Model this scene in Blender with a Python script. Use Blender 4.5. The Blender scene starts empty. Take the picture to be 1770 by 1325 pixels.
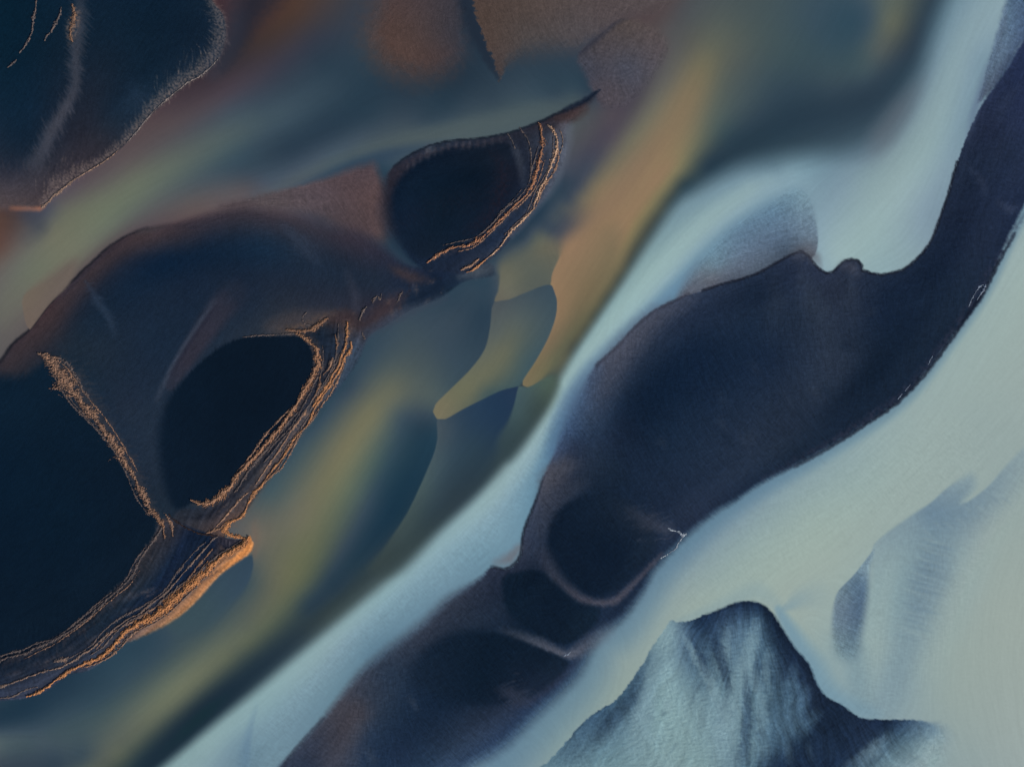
import math, sys
import numpy as np

# ----------------------------------------------------------------------------
# Braided glacial river seen from the air.  Plan coordinates are "plan units"
# (1 unit = 0.2 m on the ground, x to the east, y to the south).
# ----------------------------------------------------------------------------
S = 0.2
STEP = 1.6
GX0, GX1, GY0, GY1 = -150.0, 1920.0, -120.0, 1446.0
NX = int((GX1 - GX0) / STEP) // 8 * 8 + 1
NY = int((GY1 - GY0) / STEP) // 8 * 8 + 1
XS = GX0 + np.arange(NX) * STEP
YS = GY0 + np.arange(NY) * STEP
GX, GY = np.meshgrid(XS, YS)
GX = GX.astype(np.float32); GY = GY.astype(np.float32)


def perlin(x, y, seed=0):
    xi = np.floor(x).astype(np.int64); yi = np.floor(y).astype(np.int64)
    xf = (x - xi).astype(np.float32); yf = (y - yi).astype(np.float32)
    def grad(ix, iy, dx, dy):
        h = (ix * 374761393 + iy * 668265263 + seed * 974634777) & 0xFFFFFFFF
        h = ((h ^ (h >> 13)) * 1274126177) & 0xFFFFFFFF
        h = h ^ (h >> 16)
        a = (h & 1023).astype(np.float32) * np.float32(2 * math.pi / 1024)
        return np.cos(a) * dx + np.sin(a) * dy
    u = xf * xf * xf * (xf * (xf * 6 - 15) + 10)
    v = yf * yf * yf * (yf * (yf * 6 - 15) + 10)
    a = grad(xi, yi, xf, yf); b = grad(xi + 1, yi, xf - 1, yf)
    c = grad(xi, yi + 1, xf, yf - 1); d = grad(xi + 1, yi + 1, xf - 1, yf - 1)
    return (a + (b - a) * u + (c - a) * v + (a - b - c + d) * u * v) * 1.5


def fbm(x, y, seed=0, octv=3, gain=0.5):
    o = 0; a = 1.0; t = 0
    for k in range(octv):
        o = o + a * perlin(x * 2 ** k, y * 2 ** k, seed + 17 * k); t += a; a *= gain
    return o / t


def sstep(x):
    x = np.clip(x, 0, 1)
    return x * x * (3 - 2 * x)


def catmull(pts, closed, seg=9.0):
    """Catmull-Rom resampling of an array of rows (x, y, extra...)"""
    P = np.asarray(pts, float); n = len(P); out = []
    rng = range(n if closed else n - 1)
    for i in rng:
        if closed:
            p0, p1, p2, p3 = P[(i - 1) % n], P[i], P[(i + 1) % n], P[(i + 2) % n]
        else:
            p0, p1, p2, p3 = P[max(i - 1, 0)], P[i], P[min(i + 1, n - 1)], P[min(i + 2, n - 1)]
        m = max(1, int(math.hypot(p2[0] - p1[0], p2[1] - p1[1]) / seg))
        for k in range(m):
            t = k / m
            q = 0.5 * ((2 * p1) + (-p0 + p2) * t + (2 * p0 - 5 * p1 + 4 * p2 - p3) * t * t
                       + (-p0 + 3 * p1 - 3 * p2 + p3) * t ** 3)
            q[2:] = p1[2:] + (p2[2:] - p1[2:]) * t
            out.append(q)
    if not closed:
        out.append(P[-1])
    return np.array(out)


def curve_dist(C, closed, X, Y):
    """unsigned distance, arc length, extra values and side of the nearest curve point"""
    sh = X.shape; x = X.ravel(); y = Y.ravel()
    best = np.full(x.shape, 1e18, np.float32); bi = np.zeros(x.shape, np.int32); bt = np.zeros(x.shape, np.float32)
    n = len(C); m = n if closed else n - 1
    L = [0.0]
    for i in range(m):
        a = C[i]; b = C[(i + 1) % n]
        dx, dy = float(b[0] - a[0]), float(b[1] - a[1]); l2 = dx * dx + dy * dy + 1e-9
        L.append(L[-1] + math.sqrt(l2))
        px = x - np.float32(a[0]); py = y - np.float32(a[1])
        t = np.clip((px * np.float32(dx) + py * np.float32(dy)) / np.float32(l2), 0, 1)
        ex = px - t * np.float32(dx); ey = py - t * np.float32(dy)
        d2 = ex * ex + ey * ey
        w = d2 < best
        best[w] = d2[w]; bi[w] = i; bt[w] = t[w]
    L = np.array(L)
    j = (bi + 1) % n
    s = L[bi] + (L[bi + 1] - L[bi]) * bt
    ext = C[bi, 2:] + (C[j, 2:] - C[bi, 2:]) * bt[:, None]
    dx = C[j, 0] - C[bi, 0]; dy = C[j, 1] - C[bi, 1]
    side = np.sign(dx * (y - C[bi, 1]) - dy * (x - C[bi, 0]))
    return (np.sqrt(best).reshape(sh), s.reshape(sh).astype(np.float32),
            ext.reshape(sh + (ext.shape[1],)).astype(np.float32), side.reshape(sh))


def inside(C, X, Y):
    r = np.zeros(X.shape, bool); n = len(C)
    for i in range(n):
        x1, y1 = C[i, 0], C[i, 1]; x2, y2 = C[(i + 1) % n, 0], C[(i + 1) % n, 1]
        if y1 == y2: continue
        c = ((Y > y1) != (Y > y2))
        r ^= c & (X < (x2 - x1) * (Y - y1) / (y2 - y1) + x1)
    return r


def window(C, pad):
    """grid slice (aligned to 4) that covers a curve with padding"""
    i0 = max(0, int((C[:, 0].min() - pad - GX0) / STEP) // 4 * 4)
    i1 = min(NX - 1, (int((C[:, 0].max() + pad - GX0) / STEP) // 4 + 1) * 4)
    j0 = max(0, int((C[:, 1].min() - pad - GY0) / STEP) // 4 * 4)
    j1 = min(NY - 1, (int((C[:, 1].max() + pad - GY0) / STEP) // 4 + 1) * 4)
    return slice(j0, j1 + 1), slice(i0, i1 + 1)


def up(a, f):
    """linear upsampling by f of arrays laid out on every f-th grid node"""
    for _ in range(int(math.log2(f))):
        sh = (a.shape[0] * 2 - 1,) + a.shape[1:]
        b = np.empty(sh, a.dtype); b[::2] = a; b[1::2] = (a[1:] + a[:-1]) * 0.5
        sh = (b.shape[0], b.shape[1] * 2 - 1) + b.shape[2:]
        c = np.empty(sh, a.dtype); c[:, ::2] = b; c[:, 1::2] = (b[:, 1:] + b[:, :-1]) * 0.5
        a = c
    return a


def dense(strokes, sp):
    """strokes: lists of (x, y, r, g, b) along the flow -> rows x,y,r,g,b,tx,ty"""
    out = []
    for st in strokes:
        if len(st) == 1:
            out.append(tuple(st[0]) + (0, 0)); continue
        C = catmull(st, False, sp)
        T = np.gradient(C[:, :2], axis=0); T /= np.linalg.norm(T, axis=1)[:, None] + 1e-9
        for c, t in zip(C, T): out.append(tuple(c) + tuple(t))
    return np.array(out, float)


def rbf(strokes, sj, si, sp=26.0, c=22.0, f=4):
    D = dense(strokes, sp)
    # drop near duplicates
    keep = []
    for k in range(len(D)):
        if all((D[k, 0] - D[q, 0]) ** 2 + (D[k, 1] - D[q, 1]) ** 2 > 16 for q in keep): keep.append(k)
    D = D[keep]
    P = D[:, :2]; V = D[:, 2:5]
    R = np.sqrt(((P[:, None] - P[None]) ** 2).sum(-1) + c * c)
    n = len(P)
    A = np.zeros((n + 1, n + 1)); A[:n, :n] = R + np.eye(n) * -0.6; A[:n, n] = 1; A[n, :n] = 1
    B = np.zeros((n + 1, 3)); B[:n] = V
    Wt = np.linalg.solve(A, B)
    gx = GX[sj, si][::f, ::f]; gy = GY[sj, si][::f, ::f]
    o = np.zeros(gx.shape + (3,)) + Wt[n]
    lo = V.min(0) - 4; hi = V.max(0) + 4
    for k in range(n):
        r = np.sqrt((gx - P[k, 0]) ** 2 + (gy - P[k, 1]) ** 2 + c * c)
        o += r[..., None] * Wt[k]
    return up(np.clip(o, lo, hi).astype(np.float32), f)


RGB = np.zeros((NY, NX, 3), np.float32)       # sediment tone of the ground and the water plus painted bank shade, 0..255
HT = np.zeros((NY, NX), np.float32)           # height in metres
LAB = np.zeros((NY, NX), np.int16)            # which object / part a node belongs to
TEX = np.full((NY, NX), 0.0, np.float32)      # strength of the brushed ripple texture
LABELS = ['river_water']


def lab_id(name):
    if name not in LABELS: LABELS.append(name)
    return LABELS.index(name)


def poly(pts, colour, soft=3.0, op=1.0, wob=None, comb=None, name=None, thr=0.5, h=None, tex=None, parts=None, shift=0.0):
    """A patch of ground with its own colours.  pts: (x, y[, edge softness]).
    wob=(amp, size): uneven edge; comb=(amp, size, lean): combed edge; h=(metres, width)"""
    rows = [(p[0], p[1], p[2] if len(p) > 2 else soft) for p in pts]
    C = catmull(rows, True)
    C[:, 2] = np.maximum(C[:, 2], 1.5)
    pad = C[:, 2].max() + (wob[0] if wob else 0) + (comb[0] if comb else 0) + 8
    sj, si = window(C, pad)
    gx = GX[sj, si]; gy = GY[sj, si]
    d, s, e, sd = curve_dist(C, True, gx[::2, ::2], gy[::2, ::2])
    ins = inside(C, gx[::2, ::2], gy[::2, ::2])
    d = np.where(ins, d, -d).astype(np.float32)
    d = up(d, 2); so = up(e[..., 0], 2)
    if wob:
        d = d + wob[0] * fbm(gx / wob[1], gy / wob[1], 3, 4, 0.6)
    if comb:
        s_ = s.copy(); s_ = up(s_, 2)
        n = perlin(s_ / comb[1] + d * comb[2] / comb[1], d / 24.0, 11) + 0.6 * perlin(s_ / comb[1] * 2.3 + d * comb[2] / comb[1], d / 14.0, 12)
        d = d + comb[0] * n
    a0 = sstep((d + shift) / so + 0.5); a = a0 * op
    col = np.asarray(colour, np.float32) if not isinstance(colour[0], (list, tuple)) else rbf(colour, sj, si)
    R = RGB[sj, si]
    R += (col - R) * a[..., None]
    if name:
        L = LAB[sj, si]
        if parts:
            for pn, dmin in parts:
                L[(d > dmin) & (a > thr if dmin <= 0 else True)] = lab_id(name + ':' + pn)
        else:
            L[a > thr] = lab_id(name)
    if h:
        HT[sj, si] = np.maximum(HT[sj, si], h[0] * sstep(d / h[1])) if h[0] > 0 else HT[sj, si] + h[0] * sstep(d / h[1])
    if tex is not None:
        T = TEX[sj, si]; T += (tex - T) * a0
    return d, a, (sj, si)


def band(pts, colour=None, w=6.0, op=1.0, soft=1.0, wob=None, brk=None, comb=None, name=None, thr=0.5, h=None, lr=(1, 1)):
    """A streak along a line.  pts: (x, y[, half width[, opacity[, r, g, b]]])"""
    rows = []
    for p in pts:
        p = list(p)
        if len(p) < 3: p.append(w)
        if len(p) < 4: p.append(1.0)
        if len(p) < 7: p += list(colour)
        rows.append(p)
    C = catmull(rows, False)
    pad = C[:, 2].max() * (1 + soft) + (comb[0] if comb else 0) + (wob[0] if wob else 0) + 8
    sj, si = window(C, pad)
    gx = GX[sj, si]; gy = GY[sj, si]
    d, s, e, sd = curve_dist(C, False, gx[::2, ::2], gy[::2, ::2])
    t = up(d, 2) * np.where(up(sd.astype(np.float32), 2) >= 0, 1, -1).astype(np.float32); s = up(s, 2); e = up(e, 2)
    if wob: t = t + wob[0] * fbm(gx / wob[1], gy / wob[1], 5, 3)
    q = np.abs(t) / (e[..., 0] * np.where(t > 0, lr[1], lr[0]))
    if comb:
        n = perlin(s / comb[1] + t * comb[2] / comb[1], t / 24.0, 21) + 0.6 * perlin(s / comb[1] * 2.1 + t * comb[2] / comb[1], t / 15.0, 22)
        q = q * np.clip(1 - comb[0] * n, 0.25, 4)
    a = (1 - sstep((q - (1 - soft)) / (2 * soft))) * e[..., 1] * op
    if brk:
        a = a * np.clip(brk[1] + (1 - brk[1]) * (0.5 + 1.6 * fbm(gx / brk[0], gy / brk[0], 9, 3)), 0, 1)
    R = RGB[sj, si]
    R += (e[..., 2:5] - R) * a[..., None]
    if name: LAB[sj, si][a > thr] = lab_id(name)
    if h: HT[sj, si] += h * a
    return a, (sj, si)
# ----------------------------------------------------------------------------
# The water: sediment streams, each stroke follows the flow (x, y, tone)
# ----------------------------------------------------------------------------
WATER = [
 # upper western stream
 [(760,-60,48,60,72),(640,60,46,62,78),(600,130,44,62,80),(490,200,62,80,92),(390,235,70,86,94),(330,270,76,89,93),(235,320,97,106,95),(170,365,104,112,96),(110,420,112,112,96),(60,470,104,108,96),(20,520,100,99,94),(-60,620,92,88,88)],
 [(560,110,44,60,78),(470,160,56,68,82),(400,195,66,78,90),(320,235,78,80,86),(240,280,90,86,86),(180,315,92,88,88),(110,365,98,100,92),(60,415,100,100,94),(0,470,100,96,92),(-60,540,98,92,90)],
 [(540,60,56,58,68),(470,110,60,58,68),(400,155,70,64,74),(300,215,82,74,78),(230,265,88,80,82),(150,322,90,84,86),(100,350,88,86,90),(80,370,76,80,90)],
 [(560,-40,76,62,60),(520,25,72,58,54),(470,70,64,54,54),(420,108,58,52,58),(360,150,62,54,62),(300,190,74,64,70)],
 [(640,200,44,62,80),(560,240,46,62,82),(500,262,44,60,80),(430,292,56,72,86),(350,310,72,84,92),(270,345,88,94,94),(200,395,96,100,94),(140,450,102,100,92),(80,510,104,98,92)],
 [(1000,165,58,74,84),(900,203,72,87,93),(800,223,73,87,93),(720,238,73,86,92),(650,252,68,82,92),(590,276,68,85,100),(530,302,74,86,100),(470,330,80,86,98),(440,345,84,86,96)],
 [(655,285,46,66,88),(610,280,52,70,90),(577,295,56,74,94),(530,318,72,80,92)],
 [(480,345,84,80,88),(400,336,90,86,90),(330,355,92,85,86),(280,375,88,81,84),(235,396,86,78,82),(190,425,84,76,78),(130,475,92,84,84),(90,515,98,88,86)],
 [(-60,370,80,62,58),(0,380,84,64,58),(20,385,78,64,62)],
 [(-60,440,96,74,66),(0,430,94,74,68),(20,410,88,74,72)],
 # pool between the upper mudflats
 [(700,160,40,56,74),(770,190,44,62,78),(740,215,56,72,84)],
 [(800,140,36,52,70),(850,180,54,70,82)],
 [(900,120,46,62,78),(930,155,52,70,84),(960,175,56,72,84)],
 [(1000,130,44,62,80),(1020,150,42,58,78)],
 [(620,0,56,62,72),(610,60,50,62,76)],
 # muddy shallows west of the ochre stream
 [(1180,-60,78,74,78),(1150,20,80,72,74),(1100,80,80,72,74),(1060,130,76,72,78)],
 [(1220,-40,74,80,84),(1180,20,76,78,82),(1150,90,86,86,86),(1110,170,80,78,82),(1060,240,80,76,84),(1020,300,70,76,86),(985,350,60,70,84),(950,395,52,66,84),(905,420,52,68,86),(860,445,52,68,84)],
 [(1060,200,78,72,80),(1020,250,72,72,82),(990,300,62,70,86),(965,340,50,66,84),(930,385,46,62,82),(890,420,46,62,82)],
 # ochre stream
 [(1340,-60,64,80,86),(1290,20,72,84,86),(1240,60,88,94,87),(1215,120,108,106,86),(1190,170,118,110,88),(1160,220,122,112,90),(1110,290,129,112,92),(1060,360,136,114,92),(1010,420,140,116,92),(975,470,138,116,90)],
 [(1180,60,82,84,84),(1150,130,92,92,90),(1080,240,100,98,90),(1020,315,98,95,88),(960,378,78,86,87),(920,425,84,92,88),(880,470,94,97,88)],
 [(1300,60,74,86,86),(1260,110,86,92,86),(1230,200,90,98,90),(1190,280,102,104,86),(1120,370,114,109,84),(1080,440,107,102,80),(1040,510,92,93,76),(1000,580,84,86,72),(960,640,82,88,78)],
 [(1440,-60,58,78,90),(1400,20,58,78,90),(1370,90,60,79,86),(1330,150,56,74,84),(1290,190,60,76,84),(1250,230,58,76,82)],
 [(1500,30,58,78,92),(1480,100,60,80,88),(1440,140,56,74,84)],
 [(1650,-60,54,72,88),(1608,17,48,66,80),(1580,80,46,62,76),(1545,130,44,62,78),(1500,165,42,59,76),(1430,195,40,58,76),(1350,220,38,57,74),(1280,248,38,57,72),(1220,285,42,60,72),(1180,318,50,66,72),(1140,382,52,64,68),(1090,452,56,66,66),(1045,512,58,68,66),(1010,572,54,65,66),(962,642,54,66,68),(922,722,50,64,70),(860,795,50,66,72),(780,855,46,62,72),(700,925,46,62,68),(600,1015,44,60,68),(509,1085,45,60,67),(420,1150,45,60,66),(330,1222,44,58,64),(240,1310,40,56,64),(180,1380,40,56,64)],
 [(1570,-50,88,98,94),(1550,0,88,97,90),(1540,40,93,99,88),(1518,85,80,90,90),(1495,125,62,80,88)],
 [(1660,-60,66,88,102),(1625,60,60,82,98),(1570,170,60,80,94),(1520,225,58,78,92),(1460,250,58,78,92),(1400,264,56,76,88),(1340,278,54,74,84),(1272,302,54,72,82),(1204,339,56,73,78),(1125,424,58,70,71),(1041,564,58,70,70),(977,669,56,68,70),(916,775,54,68,72),(821,880,50,66,72),(702,997,48,64,70),(610,1074,48,62,68),(519,1149,48,62,68),(383,1260,46,60,66),(296,1335,44,58,64),(200,1400,44,58,64)],
 # lower western reach
 [(850,490,50,68,86),(780,520,46,64,84),(700,556,58,74,86),(640,622,56,74,88),(600,670,50,68,86)],
 [(845,545,42,60,82),(830,590,46,64,82),(790,640,56,74,86),(755,690,74,88,90)],
 [(790,545,52,68,84),(760,600,58,74,86),(720,640,74,86,88),(680,680,100,104,90),(645,712,112,112,90),(600,770,116,114,90),(560,832,111,111,89),(510,890,106,106,92),(470,950,98,100,88),(470,1020,94,98,84),(430,1095,90,98,85),(380,1150,88,96,84),(300,1225,86,94,84),(220,1285,84,92,84),(140,1350,88,94,86)],
 [(590,665,44,64,86),(560,715,52,72,88),(520,780,64,82,90),(470,850,68,86,92),(450,885,86,92,90),(440,930,104,100,92)],
 [(690,720,66,82,90),(650,790,74,92,90),(610,850,86,100,90),(570,930,84,94,82),(545,990,76,87,77),(500,1040,84,93,79),(430,1105,91,99,83),(350,1180,88,96,83),(280,1240,85,94,83),(200,1310,84,92,82)],
 [(735,735,40,60,80),(710,770,36,60,80),(670,820,42,66,82),(640,880,46,66,84),(615,940,40,60,80),(575,1010,36,56,74),(530,1050,42,60,72)],
 [(745,750,34,58,82),(738,790,29,54,80),(715,840,26,51,78),(690,885,24,49,75),(655,930,28,51,74),(610,975,34,56,72)],
 [(420,1000,56,76,88),(380,1060,62,79,86),(320,1115,66,82,86),(250,1165,60,78,86),(170,1220,56,76,86),(90,1260,60,78,88),(20,1290,68,84,92)],
 [(300,1080,56,74,86),(250,1110,44,66,86),(200,1160,46,68,86),(120,1190,36,56,80),(50,1240,38,58,80),(-40,1260,44,62,82)],
 [(0,1216,36,56,76),(-60,1225,40,58,76)],
 [(140,1310,58,74,84),(60,1275,66,82,92),(-20,1270,70,86,94)],
 [(100,1318,50,66,80),(0,1325,56,68,80),(-60,1340,56,68,80)],
]
MILKY = [
 # milky stream, east arm
 [(1750,-60,132,158,168),(1690,20,132,157,167),(1650,130,135,160,168),(1610,250,140,165,170),(1560,330,146,170,174),(1500,400,147,172,174),(1450,440,150,175,178)],
 [(1700,110,120,146,164),(1660,220,124,150,164),(1640,290,128,152,166),(1618,370,124,146,164),(1575,440,136,160,168),(1530,460,140,166,172)],
 [(1660,-60,106,134,153),(1625,30,104,132,151),(1590,110,102,128,147),(1555,190,104,126,142),(1525,250,114,136,148),(1490,285,118,142,154),(1440,300,116,142,160),(1420,340,124,150,166)],
 [(1480,262,104,128,148),(1430,280,110,138,156),(1380,292,122,152,167),(1300,322,134,160,168),(1220,392,139,165,170),(1150,462,147,175,177),(1080,542,147,177,179),(1010,622,147,173,175),(960,702,146,174,174),(900,782,140,166,172),(850,842,138,165,170),(760,922,134,164,172),(650,1022,132,163,170),(560,1102,134,162,168),(450,1192,130,160,166),(350,1282,132,160,164),(290,1340,132,160,164)],
 [(1330,340,124,152,172),(1270,380,122,150,172),(1210,440,116,146,170),(1160,500,112,142,170),(1115,545,108,138,166),(1070,585,106,140,170),(1022,645,92,122,154),(990,690,84,114,150),(955,752,84,114,150)],
 [(930,800,110,142,172),(890,870,118,150,176),(865,930,114,146,172)],
 [(830,960,110,142,168),(770,1010,110,140,166),(700,1070,104,134,162),(640,1120,98,128,158),(580,1190,104,134,156),(520,1260,106,134,156),(470,1320,110,138,156)],
 [(425,1300,106,134,154),(415,1340,106,132,152)],
 [(1340,300,116,144,160),(1280,325,126,153,164),(1200,380,130,157,164),(1120,462,138,166,168),(1060,535,140,169,171),(1000,615,138,166,169),(945,700,138,166,168),(885,780,132,158,165),(800,870,132,160,166),(700,962,130,160,167),(600,1050,128,158,165),(510,1125,126,156,163),(400,1215,126,155,161),(310,1300,128,156,160),(270,1345,128,156,160)],
 # broad pale channel in the south-east
 [(1860,330,152,172,170),(1770,450,152,172,170),(1700,560,150,170,168),(1600,720,149,168,166),(1500,830,147,168,166),(1400,900,150,170,165),(1300,950,145,166,164),(1250,1000,146,166,163),(1190,1040,146,164,160),(1120,1120,142,160,157),(1050,1200,140,158,154),(980,1285,138,158,155),(930,1340,136,156,158)],
 [(1860,560,150,166,164),(1770,650,150,167,164),(1690,730,147,165,163),(1610,810,149,167,164),(1530,890,150,168,164),(1440,980,152,169,163),(1380,1030,152,168,162)],
 [(1860,760,148,164,162),(1780,860,146,163,161),(1740,950,148,164,160),(1710,1050,150,165,160),(1700,1150,148,163,158),(1720,1250,147,162,159),(1740,1340,144,160,160)],
 [(1660,1020,144,163,162),(1650,1120,146,163,159),(1640,1210,144,161,158),(1670,1300,140,158,158)],
 [(1560,1010,142,164,165),(1530,1100,140,164,166),(1520,1200,132,156,164)],
]


def paint():
    global LAB
    full = (slice(0, NY), slice(0, NX))
    RGB[:] = rbf(WATER, *full)
    # the milky streams: a soft mixing edge against the olive water
    poly([(1665,-60,60),(1645,-20,56),(1612,60,56),(1594,124,60),(1564,186,70),(1522,238,80),(1462,264,70),(1400,268,60),(1340,276,64),(1272,290,54),(1204,327,44),(1170,350,34),(1125,412,30),(1079,482,26),(1031,552,24),(997,603,24),(967,657,24),(940,712,26),(906,763,28),(862,817,30),(811,868,30),(753,922,30),(692,985,28),(600,1062,28),(509,1137,28),(441,1194,28),(373,1248,28),(306,1303,26),(180,1410,26),(140,1460),(480,1460),(600,1300),(850,1060),(790,1250),(740,1460),(1960,1460),(1960,-160),(1700,-160)],
         MILKY, name=None)
    # glacial silt leans to teal rather than to pure blue
    ex = np.clip(RGB[..., 2] - RGB[..., 1] - 13, 0, 60)
    RGB[..., 2] -= 0.55 * ex; RGB[..., 1] += 0.12 * ex
    # the milky streams are their own water
    G = RGB[..., 1]
    LAB[(G > 112)] = lab_id('milky_water')
    poly([(1000,655),(960,760),(900,880),(840,960),(760,1020),(640,1110),(540,1220),(480,1330),(400,1330),(500,1200),(620,1080),(760,960),(860,860),(930,760)], (0,0,0), soft=40, op=0, tex=.7)
    poly([(1180,960),(1300,880),(1480,790),(1640,720),(1700,800),(1600,860),(1400,960),(1250,1030),(1180,1050)], (0,0,0), soft=60, op=0, tex=.35)
    band([(1590,140,14,.2),(1555,190,18,.9),(1525,235,20,.9),(1505,270,14,.2)], (92,100,110), soft=1, op=.55)
    band([(985,178,12,.3),(930,192,15,.9),(870,208,15,1),(800,222,13,1),(730,236,12,1),(660,252,11,1),(600,272,11,.9),(540,298,11,.8),(490,322,11,.6),(440,346,10,.2)], (78,91,94), soft=1, op=.62)
    band([(790,245,6,.4),(730,256,9,.9),(660,270,10,1),(600,291,10,1),(550,312,9,.8),(500,332,7,.3)], (46,66,86), soft=1, op=.6)
    band([(470,-30,30,.9),(430,20,24,.9),(410,70,16,.8),(385,115,10,.5)], (32,37,50), soft=1, op=.85, wob=(8,10))
    band([(1330,318,18,.3),(1270,352,18,.8),(1190,415,18,1),(1110,510,18,1),(1045,590,18,1),(985,670,17,1),(935,748,16,1),(885,822,15,.8),(800,905,16,.6),(700,985,18,.5),(600,1070,18,.5),(480,1175,18,.5),(360,1285,18,.4)], (150,178,180), soft=1, op=.5)
    band([(1290,405,16,.3),(1225,452,14,.8),(1170,500,13,1),(1120,545,12,1),(1070,592,12,1),(1022,640,14,1),(985,700,15,1),(955,770,14,.9),(935,820,10,.5)], (98,134,162), soft=1, op=.6)
    band([(1215,115,22,.2),(1185,180,26,.7),(1150,245,28,1),(1100,315,28,1),(1052,385,28,1),(1012,445,26,.8),(985,500,20,.3)], (141,117,92), soft=1, op=.5)
    band([(430,215,22,.2),(330,270,26,.8),(235,322,26,1),(170,368,26,1),(110,420,26,1),(60,470,24,.9),(0,540,22,.6)], (108,114,98), soft=1, op=.42)
    # bluish plumes and ripples of sand under the broad pale channel
    poly([(1507,950,3),(1526,926,7),(1579,888,9),(1608,869,6),(1641,840,6),(1679,819,24),(1684,842,28),(1662,868,20),(1672,867,6),(1708,840,6),(1737,807,8),(1780,765,10),(1830,740,40),(1790,830,60),(1730,910,70),(1680,1000,80),(1640,1090,80),(1590,1180,70),(1540,1246,30),(1500,1234,8),(1470,1200,24),(1490,1100,34),(1505,1010,24)],
         [[(1515,950,132,154,160),(1580,900,118,142,154),(1608,885,104,130,148),(1625,858,114,138,152),(1670,830,128,150,158)],[(1672,882,112,136,150),(1700,852,118,141,153),(1750,800,130,151,158)],
          [(1560,960,128,152,159),(1540,1040,130,155,161),(1520,1120,140,162,164),(1505,1200,128,152,160)],[(1608,990,112,136,148),(1580,1080,122,146,155),(1550,1180,124,148,157)],[(1650,960,130,152,158),(1640,1040,140,159,160),(1600,1150,140,160,161)],[(1700,920,140,158,160),(1780,840,142,160,160)]],
         op=.95, tex=.5)
    band([(1542,970,12,.2),(1526,1040,15,.9),(1512,1120,16,1),(1500,1200,15,.5)], (144,165,165), soft=1, op=.55)
    band([(1480,1130,18,.7),(1484,1180,20,.8),(1490,1225,18,.4)], (112,140,152), soft=1, op=.6)
    band([(1430,1120,22,.2),(1424,1160,18,.6),(1440,1200,14,.6)], (114,144,158), soft=1, op=.5)
    for k in range(30):
        y = 936 + 5.6 * k + 3.5 * math.sin(k * 2.7); xc = 1622 - 1.5 * k + 9 * math.sin(k * 1.9) + 5 * math.sin(k * 4.3)
        band([(xc - 34, y - 9 + 2 * math.sin(k), 1.3, 0), (xc - 10, y - 1, 2.2, 1), (xc + 10, y + 4, 2.2, .8), (xc + 32, y + 9, 1.2, 0)], (92,118,136) if k % 2 else (148,168,168), soft=1, op=(.34 + .12 * math.sin(k * 2.1)) * (1 if k < 22 else .6))
    for k in range(16):
        x = 1590 + 9 * k; y = 912 - 4.2 * k + 6 * math.sin(k * 2.2)
        band([(x, y, 1.2, 0), (x + 12, y + 7, 2.4, 1), (x + 30, y + 22, 1.2, 0)], (98,124,142) if k % 2 else (146,166,167), soft=1, op=.22)
    band([(1345,1052,5,.9),(1368,1094,12,1),(1400,1146,16,1),(1420,1190,18,1),(1460,1220,16,.9),(1510,1236,12,.4)], (112,146,164), soft=.9, op=.85, lr=(1.2,1.2))
    band([(1170,1076,6,.6),(1220,1058,10,.8),(1272,1036,14,.8),(1310,1022,16,.7),(1350,1050,8,.5)], (128,154,162), soft=.9, op=.55)
    band([(1350,1054,3,1),(1366,1046,8,1),(1384,1034,14,.7),(1410,1026,20,.3)], (122,150,162), soft=.9, op=.6)

    # ---------------------------------------------------------------- mudflats in the north
    poly([(636,40,80),(690,-60,80),(804,-60,50),(806,-10,36),(806,50,40),(804,95,56),(770,128,76),(720,136,84),(670,120,84),(642,88,84)],
         [[(700,-40,76,62,64),(690,40,83,64,60),(720,80,81,63,59),(760,100,74,60,60)],[(770,-20,64,58,64),(790,60,58,56,64)]], wob=(14,12), name='mudflat', op=.9, tex=.4, h=(.15,60))
    band([(795,-50,12,.9),(808,10,15,1),(825,60,14,1),(845,100,9,.9),(862,138,3,.6)], (32,42,56), soft=.9, op=.85, wob=(6,14))
    poly([(816,-60),(812,-20,3),(818,8),(826,35),(836,62),(846,90),(855,108),(862,140,4),(869,124,12),(886,104,44),(915,92,64),(960,86,64),(1000,82,40),(1030,60,20),(1085,30,30),(1150,10,40),(1190,-60,40)],
         [[(830,-40,74,62,60),(830,20,78,65,60),(850,70,78,66,62),(862,110,72,64,64)],[(950,-40,84,72,68),(930,20,80,70,68),(910,60,74,68,68)],[(1080,-40,84,74,74),(1040,20,80,72,74),(1010,60,76,72,76)]],
         wob=(10,9), name='mudflat_b', tex=.5, h=(.2,50))
    poly([(1000,92,5),(1031,66,4),(1063,40,4),(1085,33,12),(1130,48,26),(1155,85,30),(1120,140,30),(1085,180,26),(1045,185,18),(1028,162,6),(1018,148,16),(1012,128,18),(998,108,12)],
         [[(1075,50,80,72,72),(1040,90,74,70,76),(1018,120,66,68,80)],[(1120,80,82,76,80),(1080,120,70,72,84),(1050,150,74,70,78)]],
         wob=(5,10), name='tidal_mudflat', tex=.8, h=(.2,40))
    band([(1002,92,4),(1031,67,5),(1066,38,4,.7),(1085,32,3,.2)], (48,50,62), soft=.9, op=.7, wob=(2,9), lr=(.5,1.2))

    # ---------------------------------------------------------------- pink flats west of the oval bar
    poly([(646,282,24),(655,300,22),(668,335,20),(676,385,34),(655,420,40),(600,405,40),(540,372,30),(480,362,24),(420,362,24),(380,356,26),(430,342,18),(490,328,12),(530,318,10),(575,304,18),(606,292,22),(634,284,22)],
         [[(650,285,80,68,74),(600,320,84,70,74),(540,345,84,74,80),(470,350,84,76,80)],[(650,340,84,68,70),(610,370,78,66,70),(560,368,74,66,72)],[(400,356,80,70,74)]],
         wob=(3,12), name='pink_sand_flat', parts=[('shallow_margin',-3),('crown',10)], tex=.6, h=(.3,40))

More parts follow.
